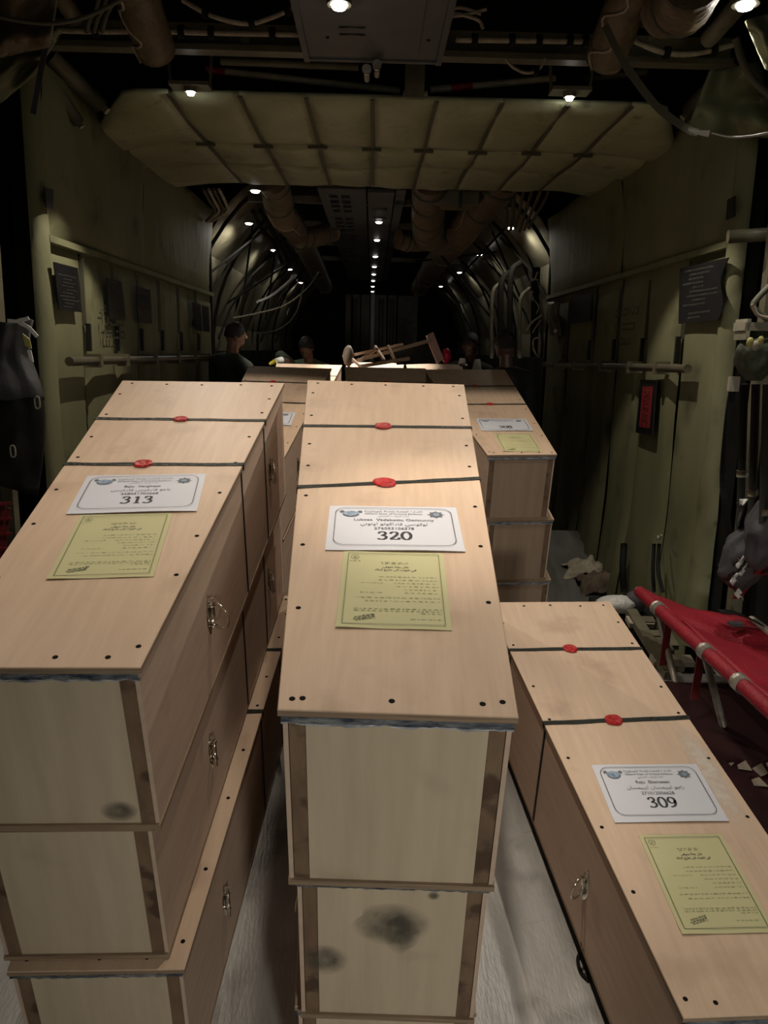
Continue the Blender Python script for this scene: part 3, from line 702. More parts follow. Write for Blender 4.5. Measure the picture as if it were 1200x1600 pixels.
    def scrib(x0, x1, y, hgt):      # a line of writing too small to read
        x = x0
        while x < x1:
            wd = r.uniform(0.004, 0.013); wd = min(wd, x1 - x); k = r.uniform(0.6, 1.2) * hgt
            m.add([Y(x, y, .0009), Y(x + wd * 0.85, y + r.uniform(-.0004, .0004), .0009), Y(x + wd * 0.85, y + k * 0.55, .0009), Y(x + wd * .4, y + k, .0009), Y(x, y + k * 0.4, .0009)], [(0, 1, 2, 3, 4)])
            x += wd + r.uniform(0.0005, 0.0025)
    scrib(-0.026, 0.032, YL - 0.045, 0.0022); scrib(-0.024, 0.030, YL - 0.050, 0.0018)
    build(m, 'printed_title', 'olive_ink', ys); m = MB()
    for q, (x0, x1) in enumerate(((-0.03, 0.086), (-0.03, 0.088), (0.0, 0.088), (0.005, 0.088), (0.02, 0.088), (0.02, 0.088), (-0.07, 0.09), (-0.055, 0.09))):
        y = YL - 0.100 - q * 0.0115 - (0.006 if q > 5 else 0); scrib(x0, x1, y, 0.0019)
        if q in (2, 5): scrib(-0.065, -0.02, y, 0.0018)
    build(m, 'printed_text', 'olive_ink', ys); m = MB()
    for q in range(3): scrib(-0.075 if q < 2 else 0.05, 0.09, 0.062 - q * 0.0065, 0.0024)
    scrib(0.03, 0.088, 0.030, 0.0020); scrib(-0.058, -0.03, 0.032, 0.002)
    build(m, 'printed_footer', 'olive_ink', ys); m = MB()
    for k in range(14):   # round stamp, top left
        an = k * math.tau / 14; m.add([Y(-0.08 + 0.009 * math.cos(an + d), YL - 0.024 + 0.009 * math.sin(an + d), .0009) for d in (0, .3)] + [Y(-0.08 + 0.007 * math.cos(an + d), YL - 0.024 + 0.007 * math.sin(an + d), .0009) for d in (.3, 0)], [(0, 1, 2, 3)])
    m.add([Y(-0.084, YL - 0.027, .0009), Y(-0.076, YL - 0.027, .0009), Y(-0.078, YL - 0.021, .0009), Y(-0.082, YL - 0.021, .0009)], [(0, 1, 2, 3)])
    scrib(-0.091, -0.068, YL - 0.040, 0.0022)
    build(m, 'round_stamp', 'olive_ink', ys)
    m = MB()   # slanting signature stamp, bottom left
    for q, (x0, x1, dy) in enumerate(((-0.072, -0.036, 0.006), (-0.074, -0.034, 0.0), (-0.07, -0.04, -0.005))):
        x = x0
        while x < x1:
            y = 0.026 + dy + (x + 0.075) * 0.28; wd = r.uniform(0.003, 0.008)
            m.add([Y(x, y, .001), Y(x + wd, y + wd * .28, .001), Y(x + wd, y + wd * .28 + 0.0028, .001), Y(x, y + 0.0028 * r.uniform(.6, 1.5), .001)], [(0, 1, 2, 3)]); x += wd + 0.0015
    build(m, 'stamp', 'border_ink', ys)

def smudge_mat(name, color, axes, top):
    m = nmat(name, color, 0.7); N = m.node_tree.nodes; L = m.node_tree.links      # greasy or dusty print: fades out at its rim
    tc = N.new('ShaderNodeTexCoord'); sub = N.new('ShaderNodeVectorMath'); sub.operation = 'SUBTRACT'; sub.inputs[1].default_value = (.5, .5, .5)
    mul = N.new('ShaderNodeVectorMath'); mul.operation = 'MULTIPLY'; mul.inputs[1].default_value = axes
    ln = N.new('ShaderNodeVectorMath'); ln.operation = 'LENGTH'; nz = N.new('ShaderNodeTexNoise'); nz.inputs['Scale'].default_value = 30; nz.inputs['Detail'].default_value = 3
    mr = N.new('ShaderNodeMapRange'); mr.inputs[1].default_value = .5; mr.inputs[2].default_value = .2; mr.inputs[4].default_value = top
    m3 = N.new('ShaderNodeMath'); m3.operation = 'MULTIPLY'; m3.use_clamp = True
    L.new(tc.outputs['Generated'], sub.inputs[0]); L.new(sub.outputs[0], mul.inputs[0]); L.new(mul.outputs[0], ln.inputs[0]); L.new(ln.outputs['Value'], mr.inputs[0])
    L.new(tc.outputs['Object'], nz.inputs['Vector']); L.new(mr.outputs[0], m3.inputs[0]); L.new(nz.outputs['Fac'], m3.inputs[1]); L.new(m3.outputs[0], N['Principled BSDF'].inputs['Alpha'])
    return m
MT['smudge'] = smudge_mat('smudge_grey', (0.085, 0.08, 0.065), (1, 0, 1), 1.05)
MT['dust'] = smudge_mat('dust_pale', (0.74, 0.70, 0.64), (1, 1, 0), 1.1)
def stack(S, n, floor, labels, group, **top):
    """n coffins on one another; each a touch higher at the head, so the lids lean a little"""
    h = (S['z'] - floor) / n
    for i in range(n):           # i = 0 is the lowest
        l = n - 1 - i; t = S['t']; e = t * S['L'] / n
        dx, dy = S.get('off', {}).get(l, (0, 0)); yw = S['w']
        y = dy + l * h * math.sin(t); X = S['x'] + dx * math.cos(yw) + y * math.sin(yw); Y = S['y'] - dx * math.sin(yw) + y * math.cos(yw)
        kw = dict(t1=S.get('t1', 1.23), t2=S.get('t2', 0.84))
        if l == 0: kw.update(top)
        else: kw.update(seals=(None, None), screws=(l == 2 and S.get('near', False)), swings=(0.35, 0.3, 0.3, 0.35), hv=S.get('hv', {}).get(l, (0.42, 1.23)), foil=S.get('foil', {}).get(l, 0.9), stains=S.get('st', {}).get(l, ()))
        dw = S.get('dw', {}).get(l, (0, 0))
        coffin(labels[l], (X, Y, floor + i * h + (0.0008 * i)), yw, e * i / S['L'], S['wn'] + dw[0], S['wf'] + dw[1], S['L'], h - 0.0008, e, S['s'], group, seed=S['seed'] + l, **kw)
SA = dict(x=-.5901, y=1.1141, z=1.1696, w=-.0443, t=.0704, wn=.3602, wf=.5506, L=1.5208, s=.0267, t1=1.161, t2=.834, seed=11, near=True,
          off={1: (-.0216, -.0082), 2: (.004, -.0597)}, dw={1: (.0, .004), 2: (.012, .046)}, hv={1: (.42, 1.23), 2: (.33, 1.15)}, foil={1: 0, 2: 0.35})
stack(SA, 3, 0.0, ['plywood coffin on top of the left stack, labelled 313', 'middle coffin of the left stack, below the one labelled 313', 'lowest coffin of the left stack, its lid edge sticking out below the others'], 'coffins of the left stack',
      seals=((0.02 - .02, .022), (-0.015 - .014, .025)), skew=(0.0, 0.004), swings=(0.4, 0.4, 1.05, 0.35), hv=(.44, 1.23), stains=[(0.10, 0.045, .040, .028, 3.0)],
      paper=dict(wo=.0258, wq=.5579, g=-.0654, yo=.033, yq=.553, num='313', name='Baju  Varghese', arab='باجو فارغيس فارغيس', idn='268041703668'))
SB = dict(x=.0297, y=.9898, z=1.1891, w=.0103, t=.0584, wn=.3739, wf=.5403, L=1.659, s=-.0521, t1=1.2325, t2=.841, seed=31, near=True,
          off={1: (.003, .0003), 2: (-.001, .0015)}, dw={1: (-.016, 0), 2: (-.004, 0)}, foil={1: 0.2, 2: 1.0}, st={1: [(0.005, 0.275, .075, .060, 1.0), (0.02, 0.25, .035, .055, 6.0), (-0.125, 0.17, .048, .045, 2.0), (0.075, 0.355, .013, .012, 4.0)]})
stack(SB, 3, 0.0, ['plywood coffin on top of the middle stack, labelled 320, brightly lit', 'middle coffin of the central stack, grey smudges on its end panel', 'lowest coffin of the central stack, only its top showing at the picture foot'], 'coffins of the middle stack',
      seals=((-0.012, .026), (-0.012, .029)), skew=(0.012, 0.042), swings=(0.4, 0.4, 0.4, 0.4), 
      paper=dict(wo=-.0085, wq=.4973, g=-.0345, yo=-.009, yq=.494, yg=-.012, num='320', name='Lukose  Vadakottu Oonnunny', arab='لوكوسي فاداكوتو اونوني', idn='276053106578'))
coffin('single plywood coffin on the deck at right, labelled 309', (.8173, 1.0098, .0625), -.0635, 0.0, .4141, .4793, 1.594, .3927, 0.0, -.0763, 'coffins at right', t1=1.2716, t2=.8921,
       seals=((-0.02, .025), (-0.01, .027)), skew=(0.0, 0.008), swings=(0.95, 0.4, 0.4, 0.4), hv=(.48, 1.25), seed=51, rails=True, dust=(0.172, 0.66, 0.045, 0.24),
       paper=dict(wo=-.0328, wq=.4914, g=.0144, yo=-.032, yq=.452, yg=.01, num='309', name='Raju  Ebamesan', arab='راجو ايبيمسان ايبيمسان', idn='271012506628'))
SD = dict(x=.7163, y=3.866, z=.6058, w=-.1049, t=.0414, wn=.3729, wf=.5822, L=1.6011, s=-.0067, t1=1.2052, t2=.8252, seed=71, off={1: (.0332, -.0057), 2: (.0614, -.0181)})
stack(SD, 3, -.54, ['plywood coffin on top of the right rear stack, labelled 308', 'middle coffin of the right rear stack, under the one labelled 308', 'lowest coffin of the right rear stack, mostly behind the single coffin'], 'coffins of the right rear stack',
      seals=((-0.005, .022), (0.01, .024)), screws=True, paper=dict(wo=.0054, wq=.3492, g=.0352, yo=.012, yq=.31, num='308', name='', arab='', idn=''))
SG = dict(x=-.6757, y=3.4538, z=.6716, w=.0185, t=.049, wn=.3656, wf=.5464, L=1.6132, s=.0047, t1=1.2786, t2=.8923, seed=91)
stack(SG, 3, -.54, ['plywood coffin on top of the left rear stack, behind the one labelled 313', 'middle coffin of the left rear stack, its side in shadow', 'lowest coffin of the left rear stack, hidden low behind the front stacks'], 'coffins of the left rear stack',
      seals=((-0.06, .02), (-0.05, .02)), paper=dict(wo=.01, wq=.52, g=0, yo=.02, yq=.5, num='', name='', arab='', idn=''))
SE = dict(x=.03, y=3.86, z=.622, w=-.03, t=.03, wn=.37, wf=.575, L=1.6, s=0, seed=111)
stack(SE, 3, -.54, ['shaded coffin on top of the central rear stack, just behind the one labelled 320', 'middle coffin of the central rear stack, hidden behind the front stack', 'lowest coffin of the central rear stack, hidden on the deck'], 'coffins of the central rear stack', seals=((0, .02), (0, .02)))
for k, (pa, pb, lab) in enumerate((((432, 570), (534, 567), 'left'), ((541, 566), (631, 566), 'middle'), ((634, 567), (722, 569), 'right'))):
    z = 0.33 if k == 0 else 0.35
    a, b = PZ(*pa, z), PZ(*pb, z); c = (a + b) / 2; wf_ = (b - a).length
    S3 = dict(x=c.x, y=c.y - 1.6, z=z - .05, w=0.0, t=.03, wn=.36, wf=wf_, L=1.6, s=0, seed=131 + 9 * k)
    stack(S3, 3, -.97, ['%s coffin of the far row, lit lid edge showing before the people' % lab, 'middle coffin of the far row, %s stack, hidden by nearer coffins' % lab, 'lowest coffin of the far row, %s stack, hidden on the deck' % lab], 'coffins of the far row', seals=((0, .02), (0, .02)), screws=False)
# ------------------------------------------------------------------ overhead fittings
def lamp(pos, r, label, far=False, energy=0.0, group=None, plate=False, col=NEUT, aim=None, ang=2.6, up=None):
    """recessed dome lamp: rim, glowing lens, its own light"""
    root = thing('dome_lamp', label, 'lamp', pos, group)
    n = 14; m = MB(); dn = -FU
    ring = lambda rad, d: [pos + FR * rad * math.cos(k * math.tau / n) + FA * rad * math.sin(k * math.tau / n) + dn * d for k in range(n)]
    m.add(ring(r * 1.5, -0.012) + ring(r * 1.45, 0.006) + ring(r * 1.05, 0.006), [(k + q * n, (k + 1) % n + q * n, (k + 1) % n + (q + 1) * n, k + (q + 1) * n) for q in range(2) for k in range(n)] + [tuple(range(n))])
    m.build('rim', 'frame', root)
    m = MB(); R_ = ring(r * 1.04, 0.005) + ring(r * 0.75, 0.018) + [pos + dn * 0.022]
    m.add(R_, [(k, (k + 1) % n, n + (k + 1) % n, n + k) for k in range(n)] + [(n + k, n + (k + 1) % n, 2 * n) for k in range(n)], 0, True)
    m.build('lens', 'lens_far' if far else 'lens', root)
    if plate:
        m = MB().box(pos - dn * 0.02, FR * 0.09, FA * 0.05, FU * 0.008); m.build('mounting_plate', 'frame', root)
        m = MB()
        for s_ in (-1, 1): m.bar(pos + FR * 0.088 * s_ + FU * 0.02, pos + FR * 0.10 * s_ + FU * 0.16 , 0.012, 0.012, FA)
        m.bar(pos - FR * 0.1 + FU * 0.16, pos + FR * 0.1 + FU * 0.16, 0.012, 0.012, FA)
        m.build('hanger', 'frame', root)
    if energy:
        lo = pos - FU * (0.030 if plate else 0.10)
        o = lamp_light('SPOT', 'dome_light', lo, energy, col, 0.006 if plate else 0.03, aim or (pos - FU * 2), ang, 0.22 if plate else 0.5)
    return root
lamp(PU(530, 5, 1.19), 0.030, 'bright dome lamp on the grey overhead panel nearest the camera', up=None)
lamp(PU(1165, 5, 1.19), 0.032, 'dome lamp glaring in the upper right corner')
lamp(PF(298, 142, 3.88), 0.019, 'lamp on a bracket above the left end of the quilted blanket', plate=True, energy=50.0, aim=F(-0.80, 3.62, -0.8), ang=1.80, col=WARM)
lamp(PF(890, 150, 3.88), 0.019, 'lamp on a bracket above the right end of the quilted blanket', plate=True, energy=50.0, aim=F(0.82, 3.62, -0.8), ang=1.80, col=WARM)
for i, (px, py) in enumerate([(592, 346), (589, 374), (586.5, 400), (585, 416), (584, 428), (583, 438), (582.5, 447), (582, 455)]):
    lamp(PU(px, py, 1.19), 0.032, ['first', 'second', 'third', 'fourth', 'fifth', 'sixth', 'seventh', 'last'][i] + ' lamp counted from the near end of the overhead centre row in the far bay', True,
         230.0 if i == 0 else 2.0 if i == 3 else 0, 'centre row of lamps', ang=0.86 if i == 0 else 2.0, aim=F(0.03, 7.12, -0.5) if i == 0 else PU(px, py, 1.19) - FU)
for i, (px, py, Yl) in enumerate([(399, 297, 6.2), (389, 348, 7.9), (428, 390, 9.7), (453, 420, 12.0), (470, 441, 14.4)]):
    lamp(PF(px, py, Yl), 0.036, ['lamp just behind the left end of the quilted blanket', 'second lamp on the left of the far bay, by the black cables', 'third lamp along the left of the far bay, beside the tan duct', 'fourth lamp along the left of the far bay', 'farthest lamp along the left of the far bay'][i], True,
         [130.0, 8.0, 4.0, 2.2, 1.2][i], 'left row of lamps', ang=0.8 if i == 0 else 3.0, aim=(F(-0.55, 7.0, -0.5) if i == 0 else PF(px, py, Yl) + FR * -0.5 - FU * 1.0))
for i, (px, py, Yl) in enumerate([(798, 355, 7.95), (749, 397, 10.2), (718, 425, 12.5), (689, 447, 15.3)]):
    lamp(PF(px, py, Yl), 0.036, ['nearest', 'second', 'third', 'farthest'][i] + ' lamp along the right side of the far bay', True, [7.0, 4.0, 2.2, 1.2][i], 'right row of lamps', ang=2.9, aim=PF(px, py, Yl) + FR * 0.5 - FU * 1.0)

# grey overhead panels
t = thing('overhead_panel', 'grey overhead equipment panel with slots, nearest the camera', 'panel', F(0.0, 2.6, 1.21))
MB().box(F(-0.02, 2.60, 1.225), FR * 0.285, FA * 1.05, FU * 0.018).build('panel_face', 'panel', t)
for x in (-0.30, 0.26): MB().box(F(x, 2.60, 1.27), FR * 0.012, FA * 1.05, FU * 0.075).build('side_flange', 'panel', t)
MB().box(F(-0.02, 3.64, 1.27), FR * 0.28, FA * 0.012, FU * 0.07).build('end_flange', 'panel', t)
for y in (3.30, 3.37): MB().tube([F(-0.15, y, 1.206), F(-0.05, y, 1.206)], 0.009, 8, flat=0.3).build('slot', 'placard', t)
for p in ((-0.2, 3.4), (0.2, 3.4), (0.24, 3.0)): MB().tube([F(p[0], p[1], 1.203), F(p[0], p[1], 1.208)], 0.007, 8).build('fastener', 'hole', t)
MB().bar(F(0.17, 2.2, 1.206), F(0.17, 3.55, 1.206), 0.006, 0.004, FU).build('panel_joint', 'placard', t)
t = thing('overhead_panel', 'long grey overhead panels of the far bay with rows of small slots', 'panel', F(0.0, 9.0, 1.32))
for (a, b, z) in ((-0.45, -0.075, 1.225), (-0.06, 0.15, 1.205), (0.165, 0.24, 1.225)):
    MB().box(F((a + b) / 2, 10.4, z), FR * (b - a) / 2, FA * 4.0, FU * 0.015).build('panel_face', 'panel', t)
m = MB()
for k in range(22):
    y = 6.7 + k * 0.22
    for x in (-0.34, -0.24):
        if (k % 5) != 4: m.box(F(x, y, 1.208), FR * 0.035, FA * 0.05, FU * 0.004)
m.build('vent_slots', 'placard', t)['kind'] = 'stuff'
for y in (6.9, 8.6, 9.9): MB().box(F(0.20, y, 1.208), FR * 0.028, FA * 0.07, FU * 0.004).build('slot', 'placard', t)
for y in (7.1, 7.6, 9.0): MB().box(F(0.045, y, 1.188), FR * 0.06, FA * 0.04, FU * 0.004).build('slot', 'placard', t)

# cross beam and the pale cable loom tied along it
t = thing('cross_beam', 'olive cross beam under the roof, before the quilted blanket', 'beam', F(0, 3.65, 1.24))
MB().box(F(0.02, 3.68, 1.29), FR * 1.5, FA * 0.02, FU * 0.05).build('web', 'frame', t)
MB().box(F(0.02, 3.655, 1.235), FR * 1.5, FA * 0.035, FU * 0.012).build('lower_flange', 'frame', t)
o = MB().box(F(-0.56, 3.65, 1.26), FR * 0.02, FA * 0.02, FU * 0.035).build('rib', 'frame', t)
def loom(pts, r, mat, name, label, cat, clamps=0, n=8, cr=None):
    P = arc_pts(pts, 6); rt = thing(name, label, cat, P[len(P) // 2])
    MB().tube(P, r, n).build('cable_run', mat, rt)
    for k in range(clamps):
        i = int((k + 0.7) / clamps * (len(P) - 1)); i = min(max(i, 0), len(P) - 2); d = (P[i + 1] - P[i]).normalized()
        MB().tube([P[i] - d * 0.012, P[i] + d * 0.012], (cr or r * 2.2), 8).build('clamp', 'cable', rt)
    return rt
Yb = 3.5
loom([PF(52, 46, Yb), PF(150, 49, Yb), PF(260, 49, Yb), PF(330, 51, Yb), PF(478, 54, Yb)], 0.011, 'white_cable', 'cable_loom', 'pale cable loom tied along the left half of the cross beam', 'cable', 6)
loom([PF(712, 62, Yb), PF(800, 63, Yb), PF(880, 64, Yb), PF(930, 64, Yb)], 0.011, 'white_cable', 'cable_loom', 'pale cable loom tied along the right half of the cross beam', 'cable', 5)
loom([PF(992, 64, Yb), PF(1030, 80, Yb), PF(1065, 85, Yb), PF(1100, 81, Yb), PF(1146, 70, Yb)], 0.011, 'white_cable', 'cable_loom', 'pale sagging cable right of the tan duct, upper right', 'cable', 2)
loom([PF(285, 0, 3.3), PF(330, 24, 3.3), PF(385, 37, 3.3), PF(430, 25, 3.3), PF(465, 8, 3.3)], 0.009, 'white_cable', 'cable_loom', 'pale cable hanging in an arc left of the nearest overhead panel', 'cable', 3)
loom([PF(-20, 22, 2.6), PF(40, 34, 2.6), PF(90, 36, 2.6), PF(140, 24, 2.6), PF(200, -6, 2.6)], 0.006, 'strap', 'cable_loom', 'thin dark cable looping across the upper left corner', 'cable')
for k, (a, b, c) in enumerate([((690, 20), (720, 12), (752, 22)), ((692, 27), (730, 22), (760, 14)), ((700, 18), (745, 30), (755, 45))]):
    loom([PF(*a, 3.4), PF(*b, 3.4), PF(*c, 3.4)], 0.007, 'white_cable', 'cable_loom', ['upper', 'middle', 'lower'][k] + ' pale cable of the short bunch right of the nearest overhead panel', 'cable')
loom([PF(790, 92, 3.52), PF(803, 106, 3.52), PF(823, 114, 3.5), PF(842, 108, 3.52), PF(852, 92, 3.52)], 0.006, 'white_cable', 'cable_loom', 'short looped cable with a tag hanging under the cross beam', 'cable', 1, cr=0.016)
for k, (a, b) in enumerate([((345, 95), (560, 104)), ]):
    tag(MB().tube([PF(*a, 3.9), PF(*b, 3.9)], 0.018, 8).build('flat_rod', 'frame'), 'short olive rod behind the cross beam, left of centre', 'rod')
t = thing('control_rod', 'long pale rod with a red band above the left half of the quilted blanket', 'rod', PF(460, 122, 4.05))
MB().tube([PF(322, 108, 4.05), PF(625, 142, 4.05)], 0.016, 8).build('rod', 'pale', t)
MB().tube([PF(322, 108, 4.05), PF(352, 111.5, 4.05)], 0.0175, 8).build('red_band', 'redtape', t)
t = thing('control_rod', 'long pale rod with a red band above the right half of the quilted blanket', 'rod', PF(780, 128, 4.05))
MB().tube([PF(672, 140, 4.05), PF(868, 122, 4.05)], 0.016, 8).build('rod', 'pale', t)
MB().tube([PF(705, 137, 4.05), PF(738, 134, 4.05)], 0.0175, 8).build('red_band', 'redtape', t)
tag(MB().tube([PF(912, 122, 4.1), PF(1010, 112, 4.1)], 0.018, 8).build('flat_rod', 'frame'), 'short dark rod right of the tan duct, under the cross beam', 'rod')
t = thing('hinge_bracket', 'olive hinge bracket hanging at the middle above the quilted blanket', 'bracket', PF(648, 130, 3.95))
MB().box(PF(648, 122, 3.95), FR * 0.045, FA * 0.03, FU * 0.09).build('bracket_body', 'frame', t)
MB().tube([PF(630, 146, 3.95), PF(668, 146, 3.95)], 0.014, 8).build('pin', 'pale', t)
for k, (px, py) in enumerate(((573, 112), (589, 105))):
    t = thing('pipe_fitting', ['left', 'right'][k] + ' one of two small bright pipe fittings below the nearest overhead panel', 'fitting', PF(px, py, 3.6))
    p = PF(px, py, 3.6)
    MB().tube([p - FA * 0.03, p + FA * 0.10], 0.012, 10).build('stub', 'pale', t)
    MB().tube([p - FA * 0.035, p - FA * 0.02], 0.020, 10).build('collar', 'chrome', t)

def duct(pts, r, label, tape=True, rings=0):
    P = arc_pts([Vector(p) for p in pts], 6); t = thing('air_duct', label, 'duct', P[-1])
    rr = [r * (1 + 0.05 * fbm(i * 0.9, r * 90)) for i in range(len(P))]
    MB().tube(P, rr, 18).build('duct_skin', 'duct', t)
    if tape:
        m = MB(); Q = []
        for i, p in enumerate(P):
            d = (P[min(i + 1, len(P) - 1)] - P[max(i - 1, 0)]).normalized(); a = d.cross(FA).normalized(); b = a.cross(d)
            an = -0.7 + 0.5 * math.sin(i * 0.7); sgn = -1 if b.dot(FA) > 0 else 1
            Q.append(p + (a * math.sin(an) * 1.0 + b * sgn * math.cos(an)) * (rr[i] + 0.002))
        m.tube(Q, 0.006, 5); m.build('tape_seam', 'white_cable', t)
    for k in range(rings):
        i = int((k + 0.6) / rings * (len(P) - 1)); d = (P[min(i + 1, len(P) - 1)] - P[i - 1]).normalized()
        MB().tube([P[i] - d * 0.02, P[i] + d * 0.02], rr[i] * 1.07, 18).build('hose_clamp', 'strap', t)
    return t
duct([PF(205, -40, 3.05), PF(220, 10, 3.2), PF(232, 45, 3.3), PF(243, 78, 3.4)], 0.078, 'tan insulated duct with a pale seam, hanging at upper left', True, 0)
duct([PF(1000, -40, 3.05), PF(975, 15, 3.2), PF(960, 55, 3.3), PF(945, 92, 3.4)], 0.078, 'tan insulated duct with a pale seam, hanging at upper right', True, 0)
duct([PF(1085, -40, 2.7), PF(1070, 0, 2.9), PF(1045, 10, 3.1)], 0.10, 'short pale duct end at the top edge near the upper right lamp', False, 1)
duct([PF(425, 278, 6.25), PF(432, 300, 6.6), PF(440, 335, 7.2), PF(455, 352, 7.8), PF(480, 390, 9.5), PF(508, 448, 13.5)], 0.12, 'long tan duct along the left of the far bay roof', True, 5)
duct([PF(468, 372, 8.2), PF(492, 370, 8.4), PF(520, 362, 8.6)], 0.10, 'short tan branch duct towards the centre panels, left of the far bay', False, 2)
duct([PF(792, 272, 6.15), PF(773, 300, 6.5), PF(735, 345, 7.4), PF(708, 380, 8.6), PF(680, 412, 10.4), PF(655, 450, 13.5)], 0.14, 'long tan duct along the right of the far bay roof', True, 5)
duct([PF(672, 275, 6.2), PF(670, 312, 6.7), PF(668, 345, 7.4), PF(672, 368, 8.0), PF(700, 375, 8.3)], 0.14, 'fat ribbed duct bend right of the centre panels', False, 6)
duct([PF(622, 374, 8.3), PF(650, 378, 8.4), PF(690, 372, 8.5)], 0.10, 'short tan cross duct right of the centre panels', False, 2)
t = thing('pale_box', 'pale box fitting under the roof just behind the blanket, right of centre', 'box', PF(705, 312, 6.5))
MB().box(PF(705, 312, 6.5), FR * 0.20, FA * 0.15, FU * 0.055).build('box_body', 'frame', t)
MB().box(PF(720, 312, 6.34), FR * 0.012, FA * 0.01, FU * 0.06).build('strap_band', 'placard', t)

# black cable bunches behind the corners of the blanket
for k in range(4):
    loom([PF(318 + 8 * k, 296, 6.3), PF(326 + 9 * k, 312 + 2 * k, 6.5), PF(336 + 6 * k, 330, 6.8), PF(322 + 3 * k, 346, 6.9)], 0.013, 'white_cable' if k % 2 else 'strap', 'hanging_cable', ['first', 'second', 'third', 'fourth'][k] + ' cable from the left in the bunch behind the left end of the blanket', 'cable')
for k in range(6):
    loom([PF(858 - 13 * k, 297, 6.3), PF(850 - 12 * k, 315, 6.5), PF(838 - 9 * k, 335, 6.9), PF(826 - 7 * k, 356 + 3 * (k % 3), 7.1)], 0.014, 'duct' if k % 2 else 'strap', 'hanging_cable', ['first', 'second', 'third', 'fourth', 'fifth', 'sixth'][k] + ' cable from the right in the bunch behind the right end of the blanket', 'cable')
for k in range(3):
    loom([PF(395 + 12 * k, 330, 7.4), PF(410 + 14 * k, 360, 7.9), PF(428 + 8 * k, 380, 8.4), PF(440 + 12 * k, 410, 9.0)], 0.02, 'cable', 'hanging_cable', ['left', 'middle', 'right'][k] + ' black hose of three beside the left long duct', 'cable')
# loose straps in the far bay
loom([PF(498, 425, 9.0), PF(478, 452, 8.6), PF(445, 477, 8.2), PF(400, 490, 7.9), PF(364, 497, 7.7)], 0.008, 'pale', 'loose_strap', 'thin pale strap drooping across the left of the far bay, upper one', 'strap')
loom([PF(462, 430, 9.5), PF(446, 445, 9.2), PF(424, 462, 8.9), PF(402, 472, 8.7)], 0.014, 'white_strap', 'loose_strap', 'short bright strap catching lamp light, left of the far bay', 'strap')
loom([PF(475, 445, 10), PF(462, 490, 9.4), PF(435, 515, 9.0), PF(400, 521, 8.6)], 0.007, 'strap', 'loose_strap', 'thin pale strap drooping low above the bending man', 'strap')
for k, (a, b) in enumerate([((330, 425), (450, 330)), ((395, 350), (378, 480)), ((430, 392), (415, 500)), ((345, 480), (500, 380)), ((690, 400), (770, 500)), ((720, 430), (800, 345)), ((760, 340), (815, 470)), ((650, 408), (790, 392))]):
    tag(MB().tube([PF(*a, 7.9 + 0.5 * (k % 4)), PF(*b, 8.3 + 0.5 * (k % 4))], 0.012, 6).build('tie_strap', 'cable'), ['dark strap slanting across the left quilts, uppermost', 'dark upright strap below the second left lamp', 'dark upright strap below the third left lamp', 'long dark strap slanting low across the left quilts',
        'dark strap slanting down on the right below the right duct', 'dark strap slanting up to the nearest right lamp', 'dark strap slanting down from the nearest right lamp', 'dark level strap across the right long duct'][k], 'strap')
# tangle of pale ties by the right wall end
r0 = random.Random(5)
t = thing('cable_tangle', 'tangle of pale cord hanging at the end of the right wall', 'cord', PF(834, 500, 7.15))
MB().tube([PF(838, 418, 7.1), PF(836, 470, 7.1), PF(835, 520, 7.1), PF(834, 558, 7.1)], 0.035, 8).build('black_bundle', 'cable', t)
for k, pts in enumerate([[(826, 421), (828, 432), (834, 438), (840, 425)], [(824, 446), (833, 436), (841, 438)], [(833, 455), (828, 462), (834, 470), (830, 458)], [(836, 470), (842, 480), (838, 490)], [(822, 517), (830, 505), (838, 498), (847, 492)], [(832, 520), (838, 510), (845, 500)], [(843, 527), (834, 530), (833, 542), (838, 555)], [(832, 545), (836, 552), (840, 557)], [(840, 440), (846, 470), (843, 495)]]):
    MB().tube(arc_pts([PF(px, py, 7.02) for px, py in pts], 4), 0.009 if k in (0, 4, 6) else 0.006, 6).build('cord', 'white_cable' if k != 8 else 'frame', t)
for k, (px, h0, h1) in enumerate(((797, 410, 560), (782, 424, 560), (812, 450, 560), (768, 440, 560))):
    P = arc_pts([PF(px, h1, 8.2), PF(px, (h0 + h1) / 2, 8.2), PF(px + 2, h0 + 16, 8.2), PF(px + 16, h0, 8.25)], 4)
    tag(MB().tube(P, 0.03 if k < 2 else 0.02, 8).build('litter_post', 'dark' if k < 2 else 'frame'), ['thick dark post bent at the top, right of the far bay', 'dark post with a bent top beside the thick one', 'thin post near the tangle of cord', 'thin post left of the bent posts'][k], 'post')

